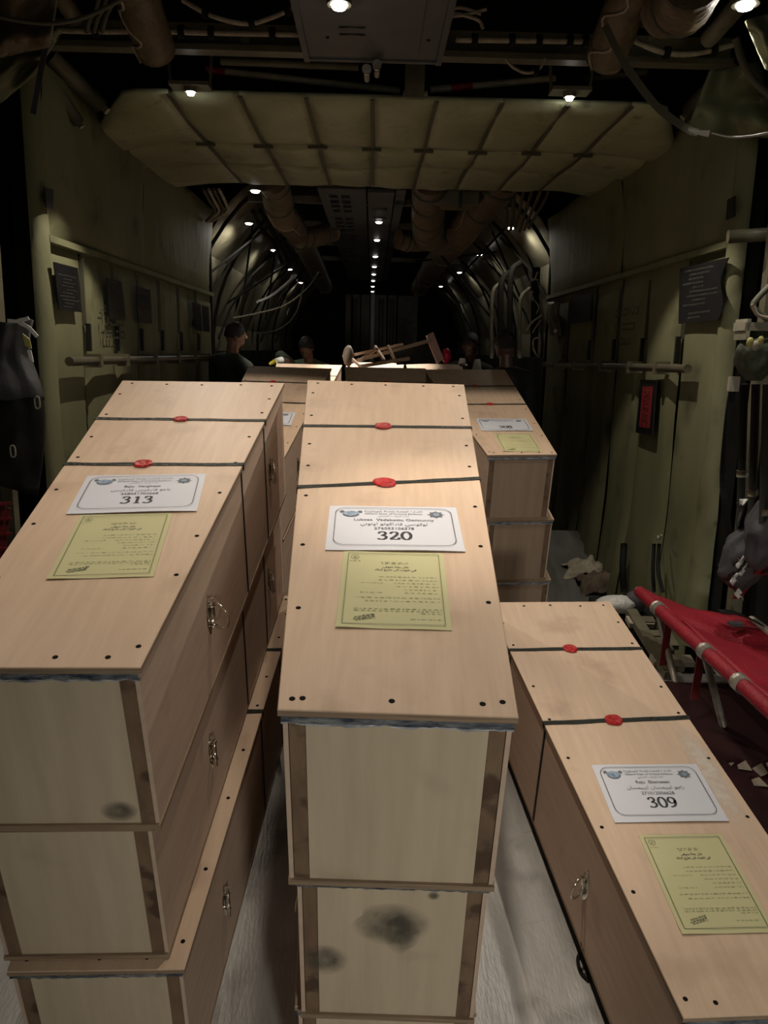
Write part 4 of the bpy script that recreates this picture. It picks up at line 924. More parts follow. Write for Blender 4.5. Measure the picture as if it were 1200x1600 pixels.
# ------------------------------------------------------------------ wall fittings
def rail(side, y0, y1, z0, z1, ys, label):
    X = (XL if side < 0 else XR) - side * 0.085
    zz = lambda y: z0 + (z1 - z0) * (y - y0) / (y1 - y0)
    t = thing('wall_rail', label, 'rail', F(X, (y0 + y1) / 2, z0))
    MB().tube([F(X, y0, z0), F(X, y1, z1)], 0.022, 10).build('tube', 'frame', t)
    for y in ys:
        m = MB().box(F(X + side * 0.02, y, zz(y)), FR * 0.045, FA * 0.018, FU * 0.034); m.build('bracket', 'frame', t)
rail(-1, 3.72, 7.1, -0.085, -0.10, [4.1, 4.55, 5.15, 5.75, 6.3, 6.85], 'tubular rail on brackets along the left wall')
rail(1, 3.85, 7.1, -0.06, -0.10, [4.25, 4.7, 5.3, 6.0, 6.6], 'tubular rail on brackets along the right wall')
def placard(side, quad, label, name='placard', strokes=True, mat='placard', seed=1, inset=None, wave=0):
    X = (XL if side < 0 else XR) - side * 0.062
    Q = [PX(px, py, X) for px, py in quad]     # tl, tr, br, bl on the wall
    t = thing(name, label, 'sign', (Q[2] + Q[3]) / 2)
    bl = lambda u, v: (Q[3] * (1 - u) + Q[2] * u) * (1 - v) + (Q[0] * (1 - u) + Q[1] * u) * v
    n = FR * (-side)
    MB().grid(lambda u, v: bl(u + wave * 0.06 * math.sin(v * 7) * (u if side > 0 else 0), v) - n * 0.004, 6, 8, th=n * 0.004, smooth=False).build('plate', mat, t)
    if strokes:
        wd = (Q[2] - Q[3]).length; ht = (Q[0] - Q[3]).length
        f = lambda u, v: bl(u / wd, v / ht) + n * 0.0015
        r = random.Random(seed); L_ = []
        v = ht * 0.90
        while v > ht * 0.06:
            if r.random() < 0.8: L_.append((wd * r.uniform(0.08, 0.4), wd * r.uniform(0.55, 0.92), v, ht * 0.028))
            v -= ht * 0.075
        stencil(t, f, L_, 'placard_ink', 'worn_print', seed)
    return t, bl, n
placard(-1, [(84, 409), (122, 419), (128, 488), (93, 484)], 'black printed placard on the left wall, nearest of four', seed=2)
placard(-1, [(167, 434), (190, 440), (197, 500), (172, 497)], 'black placard on the left wall, second from the near end', seed=3)
placard(-1, [(213, 448), (235, 453), (238, 506), (217, 504)], 'black placard on the left wall, third from the near end', seed=4)
placard(-1, [(301, 472), (313, 476), (316, 517), (304, 515)], 'small black placard on the left wall, left one of the far pair', seed=5)
placard(-1, [(316, 477), (326, 480), (328, 519), (319, 518)], 'small black placard on the left wall, right one of the far pair', seed=6)
placard(-1, [(70, 292), (84, 296), (83, 328), (73, 325)], 'small dark vent plate high on the left wall', 'vent_plate', False)
placard(1, [(1062, 419), (1135, 403), (1122, 500), (1060, 506)], 'large torn black placard on the right wall', seed=7, wave=1)
placard(1, [(892, 463), (924, 458), (920, 502), (888, 507)], 'plain dark placard on the right wall, farther one', seed=8, strokes=False)
placard(1, [(1136, 312), (1148, 306), (1148, 338), (1134, 344)], 'small dark vent plate high on the right wall', 'vent_plate', False)
t, bl, n = placard(1, [(1001, 593), (1026, 594), (1019, 680), (993, 676)], 'black sign with a red centre low on the right wall', 'red_sign', False)
MB().grid(lambda u, v: bl(0.2 + 0.62 * u, 0.12 + 0.76 * v) + n * 0.001, 2, 2, th=n * 0.001, smooth=False).build('red_field', 'red_sign', t)
wd = 0.08; f_ = lambda u, v: bl(0.3 + 0.42 * (v / 0.3), 0.15 + 0.7 * (u / 0.5)) + n * 0.003
stencil(t, f_, [(0.0, 0.5, 0.03, 0.06), (0.05, 0.45, 0.13, 0.05), (0.0, 0.5, 0.22, 0.05)], 'placard', 'worn_print', 9)
t = thing('tan_pouch', 'tan pouch hanging on the far end of the right wall', 'pouch', PX(860, 520, XR - 0.08))
m = MB().grid(lambda u, v: PX(855 + 16 * u - 3 * math.sin(v * 5), 472 + 52 * v, XR - 0.09 - 0.05 * math.sin(math.pi * u) * (0.4 + v * 0.6)), 6, 10, th=FR * 0.03); m.build('pouch_body', 'duct', t)
MB().ball(PX(868, 517, XR - 0.13), 0.02).build('buckle', 'pale', t)

# right near corner: frames, cables, bags, straps
XF = XR - 0.02
t = thing('frame_post', 'olive frame post with bolts at the near end of the right wall', 'post', F(1.62, 3.30, -1.3))
MB().bar(F(1.655, 3.33, -1.2), F(1.64, 3.33, 1.2), 0.05, 0.05, FA).build('post', 'frame', t)
for z in (-1.0, -0.75, -0.5, -0.2, 0.1, 0.45, 0.9): MB().ball(F(1.62, 3.295, z), 0.013).build('bolt', 'pale', t)
MB().tube([F(1.50, 3.45, 0.50), F(1.66, 3.42, 0.51)], 0.028, 10).build('pipe_stub', 'frame', t)
t = thing('shelf_bracket', 'pale horizontal bracket bar at the right edge', 'bracket', PF(1180, 512, 3.15))
MB().box(PF(1182, 511, 3.15), FR * 0.07, FA * 0.05, FU * 0.016).build('bar', 'pale', t)
MB().box(PF(1160, 515, 3.15), FR * 0.008, FA * 0.05, FU * 0.04).build('end_plate', 'pale', t)
t = thing('kit_bag', 'crumpled green kit bag stuffed below the bracket bar at the right edge', 'bag', PF(1185, 590, 3.15))
def bag(u, v):
    an = math.tau * u; rr = math.sin(math.pi * min(max(v, 0.03), 0.97)) ** 0.4 * (1 + 0.3 * fbm(math.cos(an) * 2, math.sin(an) * 2, v * 4))
    c = PF(1182, 555, 3.15); return c + FR * 0.075 * rr * math.cos(an) + FA * 0.07 * rr * math.sin(an) + FU * (v - 0.5) * 0.20
MB().grid(bag, 20, 14).build('bag_body', 'green_bag', t)
for k, (px, py) in enumerate(((1172, 535), (1180, 540), (1188, 533))): MB().ball(PF(px, py, 3.06), 0.014, 0.01, 0.02).build('fold_tab', 'cream_cloth' if k == 1 else 'hi_yellow', t)
loom([PF(1210, 440, 3.1), PF(1185, 465, 3.1), PF(1178, 480, 3.1), PF(1200, 500, 3.1)], 0.012, 'strap', 'hanging_cable', 'dark cable curling above the bracket bar at the right edge', 'cable')
loom([PF(1176, 475, 3.08), PF(1184, 492, 3.08), PF(1205, 498, 3.08)], 0.007, 'white_cable', 'hanging_cable', 'thin pale cable above the bracket bar at the right edge', 'cable')
t = thing('side_strap', 'long dark strap hanging down the near end of the right wall', 'strap', F(1.56, 3.22, -1.1))
P = arc_pts([PF(1146, 600, 3.2), PF(1138, 650, 3.2), PF(1130, 740, 3.2), PF(1133, 790, 3.15), PF(1142, 850, 3.1), PF(1146, 900, 3.1)], 5)
m = MB()
for a, b in zip(P, P[1:]): m.bar(a, b, 0.028, 0.006, FA)
m.build('webbing', 'cable', t); MB().box(P[0], FR * 0.02, FA * 0.012, FU * 0.03).build('buckle', 'pale', t)
for k, px in enumerate((1160, 1178, 1196)):
    t = thing('rack_post', ['left', 'middle', 'right'][k] + ' one of three dim rack posts at the right edge', 'post', PF(px, 800, 3.0 - 0.12 * k))
    MB().tube([PF(px - 4, 830, 3.0 - 0.12 * k), PF(px + 3, 600, 3.0 - 0.12 * k)], 0.016, 8).build('tube', 'dark', t)
    MB().tube([PF(px - 1, 735 + 30 * k, 3.0 - 0.12 * k), PF(px - 1.5, 745 + 30 * k, 3.0 - 0.12 * k)], 0.020, 8).build('collar', 'frame', t)
def rag(name, label, cat, c, sx, sy, sz, mat, seed, flat=0.5, n=18):
    c = Vector(c)
    def fn(u, v):
        x, y = (u - 0.5) * 2, (v - 0.5) * 2; d = max(0.0, 1 - (x * x + y * y) * 0.6)
        z = sz * d * (0.55 + 0.9 * abs(fbm(x * 1.9 + seed, y * 1.9, seed * 0.7)) + 0.35 * fbm(x * 5, y * 5, seed)) 
        e = 1 + 0.3 * fbm(math.atan2(y, x) * 1.5, seed * 2.0)
        return c + Vector((x * sx * e, y * sy * e, max(z, 0.002) + 0.001))
    o = MB().grid(fn, n, n, th=(0, 0, -0.004)).build(name, mat); return tag(o, label, cat)
t = thing('hung_cloth', 'pale grey cloth tucked behind the strap at the right edge', 'cloth', PF(1160, 800, 3.0))
MB().grid(lambda u, v: PF(1152 + 20 * u * (1 - 0.6 * v), 785 + 38 * v, 2.98 + 0.03 * math.sin(u * 6 + v * 3)), 8, 8, th=FA * 0.004).build('cloth', 'grey_cloth', t)
MB().grid(lambda u, v: PF(1156 + 16 * u * (1 - 0.6 * v), 780 + 10 * v, 2.96 + 0.02 * math.sin(u * 6)), 6, 4, th=FA * 0.004).build('pale_fold', 'hi_white', t)
def crump(c, r1, r2, r3, s_):    # sagging bag with folds
    def fn(u, v):
        a = math.tau * u; k = math.sin(math.pi * v) ** 0.6
        q = 1 + 0.45 * fbm(math.cos(a) * 1.6 + s_, math.sin(a) * 1.6, v * 3) + 0.16 * math.sin(a * 5 + v * 7 + s_ * 3) * fbm(a, v * 5, s_)
        return Vector(c) + FR * (r1 * k * q * math.cos(a) + 0.25 * r3 * (0.5 - v)) + FA * r2 * k * q * math.sin(a) + FU * r3 * (0.5 - v) * 2 * (1 + 0.1 * fbm(u * 3, v * 3, s_))
    return fn
t = thing('kit_pile', 'pile of dark kit bags behind the red seat at the right edge', 'bag', PF(1170, 900, 2.9))
def blob(c, r1, r2, r3, s_):
    return lambda u, v: Vector(c) + FR * r1 * math.sin(math.pi * v) * math.cos(math.tau * u) * (1 + 0.35 * fbm(u * 7, v * 6, s_) * math.sin(math.pi * v)) + FA * r2 * math.sin(math.pi * v) * math.sin(math.tau * u) + FU * r3 * math.cos(math.pi * v) * (1 + 0.2 * fbm(u * 3, v * 3, s_ + 4))
MB().grid(crump(PF(1163, 872, 2.95), 0.09, 0.08, 0.14, 1.0), 36, 26).build('dark_bag', 'jacket', t)
MB().grid(crump(PF(1196, 832, 2.8), 0.07, 0.08, 0.15, 2.0), 36, 26).build('grey_bag', 'grey_cloth', t)
for k, (px, py) in enumerate(((1157, 878), (1162, 890), (1148, 905), (1155, 930))): MB().grid(lambda u, v: PF(px + 9 * (u - .5) + 3 * math.sin(v * 5 + k), py + 13 * (v - .5) + 4 * math.sin(u * 4 + k), 2.86 + .02 * fbm(u * 3, v * 3, k * 2.0)), 5, 5, th=FA * .003).build('white_scrap', 'plastic_white', t)
t = thing('red_webbing', 'red webbing slanting behind the kit at the right edge', 'webbing', PF(1180, 900, 3.0))
for a, b in (((1150, 935), (1205, 870)), ((1165, 900), (1210, 895))): MB().bar(PF(*a, 3.0), PF(*b, 2.8), 0.03, 0.005, FA).build('web_strap', 'red_web', t)

# red troop seat on tube legs
SX, SZ = 1.23, -1.05
t = thing('troop_seat', 'red nylon folding troop seat on metal legs along the right side', 'seat', F(SX, 2.8, SZ - 0.3))
y0, y1 = 1.6, 3.36
def seatfn(u, v):   # v: front edge to back
    y = y0 + (y1 - 0.30 * v - y0) * u; x = SX + 0.02 + 0.35 * v
    sag = -0.035 * math.sin(math.pi * v) * (0.7 + 0.3 * math.sin(u * 9)) + 0.010 * fbm(y * 4, v * 4, 2.0)
    fold = -0.025 * math.exp(-((y - 3.02 + 0.25 * v) / 0.05) ** 2) - 0.03 * math.exp(-((y - 2.36) / 0.03) ** 2) * v
    return F(x, y + 0.02 * fbm(v * 3, 1.0), SZ + 0.018 + sag + fold - 0.10 * v * 0.3)
MB().grid(seatfn, 44, 12, th=(0, 0, -0.004)).build('seat_fabric', 'seat_red', t)
def hem(u, v):
    y = y0 + (y1 - y0) * u; an = math.tau * v; rr = 0.026 + 0.003 * fbm(y * 8, 3.0)
    return F(SX + rr * math.cos(an), y, SZ + rr * math.sin(an))
for a, b in ((y0, 2.35), (2.39, 2.615), (2.665, 3.095), (3.145, y1)):
    MB().grid(lambda u, v, a=a, b=b: hem((a + (b - a) * u - y0) / (y1 - y0), v), 10, 12).build('front_hem', 'seat_red', t)
MB().tube([F(SX, y0, SZ), F(SX, y1 + 0.02, SZ)], 0.018, 10).build('front_tube', 'alu', t)
MB().tube([F(SX + 0.37, y0, SZ - 0.02), F(SX + 0.37, y1 - 0.3, SZ - 0.02)], 0.018, 10).build('back_tube', 'alu', t)
for y in (2.37, 2.64, 3.12): MB().tube([F(SX, y - 0.022, SZ), F(SX, y + 0.022, SZ)], 0.031, 12).build('leg_clamp', 'alu', t)
for (top, bot) in ((F(SX, 3.12, SZ - 0.02), PZ(1056, 1068, 0.0)), (F(SX, 2.64, SZ - 0.02), PZ(1130, 1136, 0.0)), (F(SX, 2.0, SZ - 0.02), PZ(1250, 1260, 0.0))):
    MB().tube([top, bot], 0.014, 10).build('leg', 'alu', t)
for y in (3.05, 2.72): MB().bar(F(SX + 0.02, y, SZ - 0.02), F(SX + 0.03, y + 0.04, SZ - 0.24), 0.03, 0.006, FA).build('strap', 'red_web', t)
o = thing('black_strap', 'black strap with a buckle lying on the red seat', 'strap', F(SX + 0.33, 3.25, SZ))
MB().grid(lambda u, v: F(SX + 0.22 + 0.13 * u, 3.06 - 0.05 * v - 0.1 * u, SZ + 0.02 + 0.012 * math.sin(u * 4) - .01 * u), 8, 3, th=(0, 0, 0.004)).build('webbing', 'cable', o)
MB().box(F(SX + 0.25, 2.95, SZ + 0.0), FR * 0.025, FA * 0.018, FU * 0.006).build('buckle', 'grey_cloth', o)

# floor by the seat: painted red reflection, tie-down rails, litter
def reflection_sheet(u, v):
    a = PZ(1035, 1075, 0); p = Vector((a.x - 0.02 + 0.50 * u - 0.05 * v, 2.72 - 1.75 * v, 0.0)); return p + Vector((0, 0, 0.006 + 0.010 * (0.5 + fbm(u * 5, v * 8, 3.0)) * (1 if 0.02 < u < 0.98 else 0.2)))
tag(MB().grid(reflection_sheet, 20, 34, th=(0, 0, -0.004)).build('tarpaulin', 'maroon'), 'dark maroon tarpaulin spread on the deck under the red seat', 'tarpaulin')  # thin sheet coloured as the red seat's reflection on the deck
for k, quad in enumerate([[(1152, 1195), (1165, 1188), (1175, 1203), (1154, 1200)], [(1176, 1200), (1190, 1192), (1200, 1208), (1189, 1212)], [(1174, 1218), (1186, 1214), (1200, 1228), (1178, 1226)], [(1139, 1192), (1147, 1191), (1143, 1196)], [(1197, 1192), (1203, 1190), (1204, 1197), (1199, 1196)]]):
    P = [PZ(px, py, 0.022) for px, py in quad]; m = MB(); lo = [p - Vector((0, 0, 0.004)) for p in P]; N = len(P)
    m.add(P + lo, [tuple(range(N))] + [(i, i + N, (i + 1) % N + N, (i + 1) % N) for i in range(N)])
    tag(m.build('wood_chip', 'scrap'), ['large pale chip on the maroon tarpaulin, left of three', 'large pale chip on the maroon tarpaulin, upper right', 'dull flat chip on the maroon tarpaulin, nearest the camera', 'tiny pale chip on the maroon tarpaulin, leftmost', 'small chip at the right picture edge on the tarpaulin'][k], 'chip')
t = thing('tie_down_rail', 'grey tie-down rail on the deck beside the single coffin', 'rail', PZ(1015, 1000, 0.0))
a, b = PZ(985, 962, 0.0), PZ(1046, 1062, 0.0)
MB().bar(a + Vector((0, 0, .02)), b + Vector((0, 0, .02)), 0.05, 0.035).build('rail_bar', 'frame', t)
d = (b - a)
for k in range(4): MB().box(a + d * (0.15 + 0.23 * k) + Vector((0.05, 0, .015)), (0.035, 0, 0), (0, 0.025, 0), (0, 0, 0.015)).build('lug', 'frame', t)
for (px, py, sx, sy) in ((1000, 972, .06, .035), (1050, 1032, .09, .03), (1030, 1000, .07, .06)):
    p = PZ(px, py, 0.012); MB().box(p, (sx, 0, 0), (0, sy, 0), (0, 0, 0.012)).build('deck_plate', 'pale' if px != 1030 else 'frame', t)
zf = -0.54
rag('crumpled_paper', 'crumpled cream cloth lying on the deck by the right wall', 'cloth', PZ(915, 893, zf), 0.15, 0.10, 0.10, 'cream_cloth', 3.0)
rag('brown_bag', 'crumpled brown bag on the deck beside the cream cloth', 'bag', PZ(938, 918, zf), 0.15, 0.12, 0.12, 'brown_cloth', 5.0)
rag('dark_bundle', 'dark bundle against the foot of the right wall', 'bundle', PZ(968, 902, zf), 0.10, 0.10, 0.14, 'jacket', 6.0)
t = thing('plastic_package', 'white package in clear wrinkled plastic, behind the single coffin', 'package', PZ(975, 948, zf + .35))
MB().grid(blob(PZ(968, 944, zf + .40), 0.12, 0.07, 0.05, 2.5), 18, 12).build('package_body', 'plastic_white', t)
MB().grid(blob(PZ(993, 940, zf + .42), 0.06, 0.05, 0.06, 7.5), 16, 12).build('plastic_knot', 'grey_cloth', t)
t = thing('deck_crate', 'dark low box under the plastic package behind the single coffin', 'box', PZ(985, 960, zf + .16) )
MB().box(Vector((PZ(975, 950, zf + .35).x, PZ(975, 950, zf + .35).y + .02, zf + .175)), (0.16, 0, 0), (0, 0.10, 0), (0, 0, 0.173)).build('box_body', 'dark', t)
loom([PX(1028, 838, XR - 0.1), PX(1030, 842, XR - 0.12), PX(1033, 836, XR - 0.12)], 0.006, 'pale', 'wall_ring', 'small pale ring low on the right wall', 'ring')
for k, px in enumerate((975, 1022, 1030)):
    tag(MB().tube(arc_pts([PX(px, 850, XR - 0.09), PX(px - 2, 890, XR - 0.11), PX(px + (6 if k == 2 else 0), 925, XR - 0.10)], 4), 0.02 if k == 0 else 0.010, 8).build('hanging_strap', 'cable'), ['wide dark strap at the foot of the right wall, farthest', 'thin dark cord at the foot of the right wall', 'dark strap curling at the foot of the right wall, nearest'][k], 'strap')
loom([PZ(908, 1485, .004), PZ(903, 1500, .004), PZ(908, 1520, .004), PZ(920, 1533, .004)], 0.005, 'cable', 'floor_cable', 'short black cable poking out under the single coffin', 'cable')

# left near corner: jackets, webbing, frames
t = thing('hanging_jacket', 'dark grey jacket with reflective tapes hanging at the left edge', 'jacket', PF(20, 600, 2.9))
def jk(u, v):
    px = -50 + (98 + 10 * v) * u + 8 * math.sin(v * 5 + u * 3); py = 500 + 118 * v + 8 * u * v + 10 * fbm(u * 3, 2.0)
    return PF(px, py, 2.9 - 0.10 * math.sin(math.pi * u) + 0.05 * fbm(u * 5, v * 3, 1.0))
MB().grid(jk, 18, 18, th=FA * 0.02).build('jacket_body', 'jacket', t)
def jl(u, v):
    px = -50 + (112) * u + 6 * math.sin(v * 4); py = 600 + 160 * v + 30 * (u - 0.5) * v; return PF(px, py, 2.98 - 0.08 * math.sin(math.pi * u) + 0.06 * fbm(u * 4, v * 3, 4.0))
MB().grid(jl, 16, 14, th=FA * 0.02).build('jacket_skirt', 'cable', t)
for a, b, c, mt, wd in (((12, 501), (28, 502), (45, 497), 'hi_white', .012), ((30, 504), (45, 512), (58, 526), 'hi_white', .012)):
    P = arc_pts([PF(*a, 2.74), PF(*b, 2.74), PF(*c, 2.74)], 4); m = MB()
    for p, q in zip(P, P[1:]): m.bar(p, q, wd, 0.006, FA)
    m.build('reflective_tape', mt, t)
for quad, mt in (([(35, 521), (46, 530), (49, 545), (39, 540)], 'hi_yellow'), ([(42, 547), (48, 547), (52, 566), (46, 561)], 'hi_white')):
    P = [PF(px, py, 2.76) for px, py in quad]; m = MB(); Q = [p + FA * 0.006 for p in P]
    m.add(P + Q, [(0, 1, 2, 3), (0, 4, 5, 1), (1, 5, 6, 2), (2, 6, 7, 3), (3, 7, 4, 0)]); m.build('reflective_patch', mt, t)
for k, (px, py) in enumerate(((58, 628), (20, 704))):
    p = PF(px, py, 2.85); tag(MB().tube(arc_pts([p + FU * .02, p + FR * .008 + FU * .012, p + FR * .008 - FU * .018, p - FR * .006 - FU * .022, p - FR * .008 + FU * .012, p + FU * .02], 4), 0.003, 6).build('snap_hook', 'pale'), ['small metal hook beside the hanging jacket, upper one', 'small metal hook below the hanging jacket, lower one'][k], 'hook')
t = thing('red_webbing', 'red webbing net hanging low at the left edge', 'webbing', PF(8, 850, 2.6))
for k in range(5): MB().bar(PF(-18 + 8 * k, 770 + 6 * k, 2.6), PF(-24 + 7 * k, 880, 2.6), 0.012, 0.004, FA).build('web_strap', 'red_web', t)
for k in range(4): MB().bar(PF(-20, 790 + 22 * k, 2.59), PF(18, 786 + 24 * k, 2.59), 0.010, 0.004, FA).build('cross_strap', 'red_web', t)
t = thing('frame_post', 'olive frame post at the near end of the left wall', 'post', F(-1.56, 3.3, -1.3))
MB().bar(F(-1.56, 3.33, -1.2), F(-1.55, 3.33, 1.25), 0.05, 0.05, FA).build('post', 'frame', t)
MB().bar(F(-1.60, 3.1, -1.2), F(-1.60, 3.1, 1.2), 0.14, 0.02, FA).build('side_plate', 'strap', t)
# quilted flaps, struts and straps in the upper corners
def flap(name, label, corners, Y, mat, seed, amp=0.08):
    tl, tr, br, bl_ = corners
    def fn(u, v):
        px = (tl[0] * (1 - u) + tr[0] * u) * (1 - v) + (bl_[0] * (1 - u) + br[0] * u) * v
        py = (tl[1] * (1 - u) + tr[1] * u) * (1 - v) + (bl_[1] * (1 - u) + br[1] * u) * v
        return PF(px, py, Y + amp * fbm(u * 2.5 + seed, v * 3, seed) + 0.03 * math.sin(u * 9 + seed))
    return tag(MB().grid(fn, 14, 16, th=FA * 0.02).build(name, mat), label, 'blanket')
flap('insulation_flap', 'brownish insulation flap in the upper left corner', [(-40, -40), (92, -40), (75, 70), (-40, 95)], 2.7, 'duct', 1.0)
flap('insulation_flap', 'drooping olive flap under the brown one, upper left', [(-40, 80), (95, 45), (50, 115), (-40, 190)], 2.9, 'lining', 2.0)
flap('insulation_flap', 'olive flap hanging below the nearest right lamp, upper right', [(1168, 30), (1240, 10), (1240, 120), (1200, 105)], 2.75, 'quilt', 3.0)
flap('insulation_flap', 'dark wrinkled blanket above the white strap, upper right', [(1110, 110), (1190, 95), (1215, 215), (1075, 205)], 3.5, 'lining', 4.0, 0.15)
for k, (a, b, Ya, Yb2, r) in enumerate([((78, 88), (158, 165), 3.9, 4.1, .04), ((70, 115), (122, 190), 3.8, 4.0, .03), ((1150, 95), (1075, 175), 3.9, 4.1, .04), ((1170, -10), (1108, 60), 3.0, 3.4, .035), ((92, -10), (118, 30), 3.3, 3.4, .035)]):
    t = thing('brace_strut', ['olive brace strut slanting down at upper left', 'thinner strut beside the left brace', 'olive brace strut slanting down at upper right', 'short strut beside the upper right lamp', 'short strut at the top edge, upper left'][k], 'strut', PF(*b, Yb2))
    MB().tube([PF(*a, Ya), PF(*b, Yb2)], r, 10).build('tube', 'frame', t); MB().tube([PF(*b, Yb2), PF(b[0] + (b[0] - a[0]) * .12, b[1] + (b[1] - a[1]) * .12, Yb2)], r * .45, 8).build('end_rod', 'pale', t)
t = thing('hanging_strap', 'grey strap hanging down in the upper left corner', 'strap', PF(52, 180, 2.8))
P = arc_pts([PF(78, -10, 2.8), PF(76, 45, 2.8), PF(66, 100, 2.8), PF(52, 178, 2.8)], 5); m = MB()
for p, q in zip(P, P[1:]): m.bar(p, q, 0.018, 0.004, FA)
m.build('webbing', 'grey_cloth', t)
t = thing('hanging_strap', 'long strap swinging across the upper right corner, its end lit white', 'strap', PF(1110, 212, 2.6))
def ribbon(pts, w0, w1, Y, name, mat):
    P = arc_pts([PF(px, py, Y) for px, py in pts], 6); m = MB(); n = len(P)
    for i, (p, q) in enumerate(zip(P, P[1:])): m.bar(p, q, w0 + (w1 - w0) * i / n, 0.004, FA + FU * 0.3)
    m.build(name, mat, t)
ribbon([(945, 40), (965, 80), (990, 120), (1030, 170), (1075, 202), (1090, 207)], 0.022, 0.022, 2.6, 'webbing', 'strap')
ribbon([(1076, 202), (1092, 207), (1108, 209)], 0.006, 0.020, 2.58, 'white_end', 'white_strap')
ribbon([(1112, 208), (1140, 214), (1170, 213), (1205, 207)], 0.004, 0.007, 2.58, 'white_tail', 'white_strap')
loom([PF(1150, 60, 2.7), PF(1160, 95, 2.7), PF(1178, 125, 2.7), PF(1205, 150, 2.7)], 0.012, 'strap', 'hanging_cable', 'dark cable arcing down the upper right corner', 'cable')
for k, (a, b) in enumerate((((1000, 40), (1030, 10)), ((1015, 60), (1045, 30)), ((1040, 55), (1062, 35)))):
    loom([PF(*a, 3.3), PF((a[0] + b[0]) / 2 + 4, (a[1] + b[1]) / 2 + 4, 3.3), PF(*b, 3.2)], 0.010, 'strap', 'hanging_cable', ['upper', 'middle', 'lower'][k] + ' short hose between the right tan duct and the corner lamp', 'cable')
for k in range(3):
    loom([PF(135 + 12 * k, 50, 3.45), PF(140 + 12 * k, 30, 3.4), PF(150 + 10 * k, 15, 3.35), PF(155 + 14 * k, -8, 3.3)], 0.009, 'strap', 'hanging_cable', ['left', 'middle', 'right'][k] + ' one of three thin hoses rising above the cable loom, upper left', 'cable')
# ------------------------------------------------------------------ things on the far coffins
t = thing('wooden_rack', 'rough wooden frame lying tilted on the far coffins, pale board at its end', 'frame', PF(610, 575, 6.9))
Yw = 6.9
MB().bar(PF(548, 566, Yw), PF(676, 531, Yw - .05), 0.035, 0.03, FU).build('upper_rail', 'wood_frame', t)
MB().bar(PF(560, 573, Yw - .1), PF(640, 560, Yw - .15), 0.03, 0.03, FU).build('lower_rail', 'wood_frame', t)
MB().bar(PF(545, 556, Yw + .1), PF(630, 538, Yw + .1), 0.025, 0.025, FU).build('rear_rail', 'wood_frame', t)
for a, b in (((586, 541), (600, 562)), ((606, 540), (618, 565)), ((540, 552), (566, 575)), ((566, 560), (590, 545))): MB().bar(PF(*a, Yw - .02), PF(*b, Yw - .12), 0.022, 0.02, FU).build('cross_piece', 'wood_frame', t)
q = [PF(668, 524, Yw), PF(677, 519, Yw), PF(693, 560, Yw - .1), PF(684, 569, Yw - .1)]
m = MB(); m.add(q + [p + FA * 0.25 for p in q], [(3, 2, 1, 0), (4, 5, 6, 7), (0, 1, 5, 4), (1, 2, 6, 5), (2, 3, 7, 6), (3, 0, 4, 7)]); m.build('end_board', 'pink_board', t)
m = MB(); q = [PF(612, 545, Yw + .05), PF(668, 533, Yw + .05), PF(682, 568, Yw), PF(620, 570, Yw)]
m.add(q + [p + FA * 0.02 for p in q], [(3, 2, 1, 0), (4, 5, 6, 7), (0, 1, 5, 4), (1, 2, 6, 5), (2, 3, 7, 6), (3, 0, 4, 7)]); m.build('dark_panel', 'dark', t)
m = MB().grid(blob(PF(544, 556, Yw), 0.05, 0.1, 0.09, 6.0), 12, 10); m.build('rag_bundle', 'brown_cloth', t)
tag(MB().grid(blob(PF(697, 556, 6.9), 0.042, 0.05, 0.065, 8.0), 14, 12).build('red_pack', 'red_bag'), 'small red pack beside the pale board on the far coffins', 'bag')

# ------------------------------------------------------------------ people
def remesh(m, voxel, name, mat, smooth=6):
    me = m.mesh(name + '_raw', mat); o = bpy.data.objects.new('tmp', me); COL.objects.link(o)
    md = o.modifiers.new('r', 'REMESH'); md.mode = 'VOXEL'; md.voxel_size = voxel; md.use_smooth_shade = True
    sm = o.modifiers.new('s', 'SMOOTH'); sm.iterations = smooth; sm.factor = 0.5
    dg = bpy.context.evaluated_depsgraph_get(); out = bpy.data.meshes.new_from_object(o.evaluated_get(dg))
    bpy.data.objects.remove(o); bpy.data.meshes.remove(me); out.name = name
    return out
def chain(m, pts, rs, n=12):
    P, R_ = [], []
    for i in range(len(pts) - 1):
        for k in range(4):
            t = k / 4; P.append(Vector(pts[i]).lerp(Vector(pts[i + 1]), t)); R_.append(rs[i] * (1 - t) + rs[i + 1] * t)
    P.append(Vector(pts[-1])); R_.append(rs[-1]); m.tube(P, R_, n)
    m.ball(P[0], R_[0] * 0.99); m.ball(P[-1], R_[-1] * 0.99)
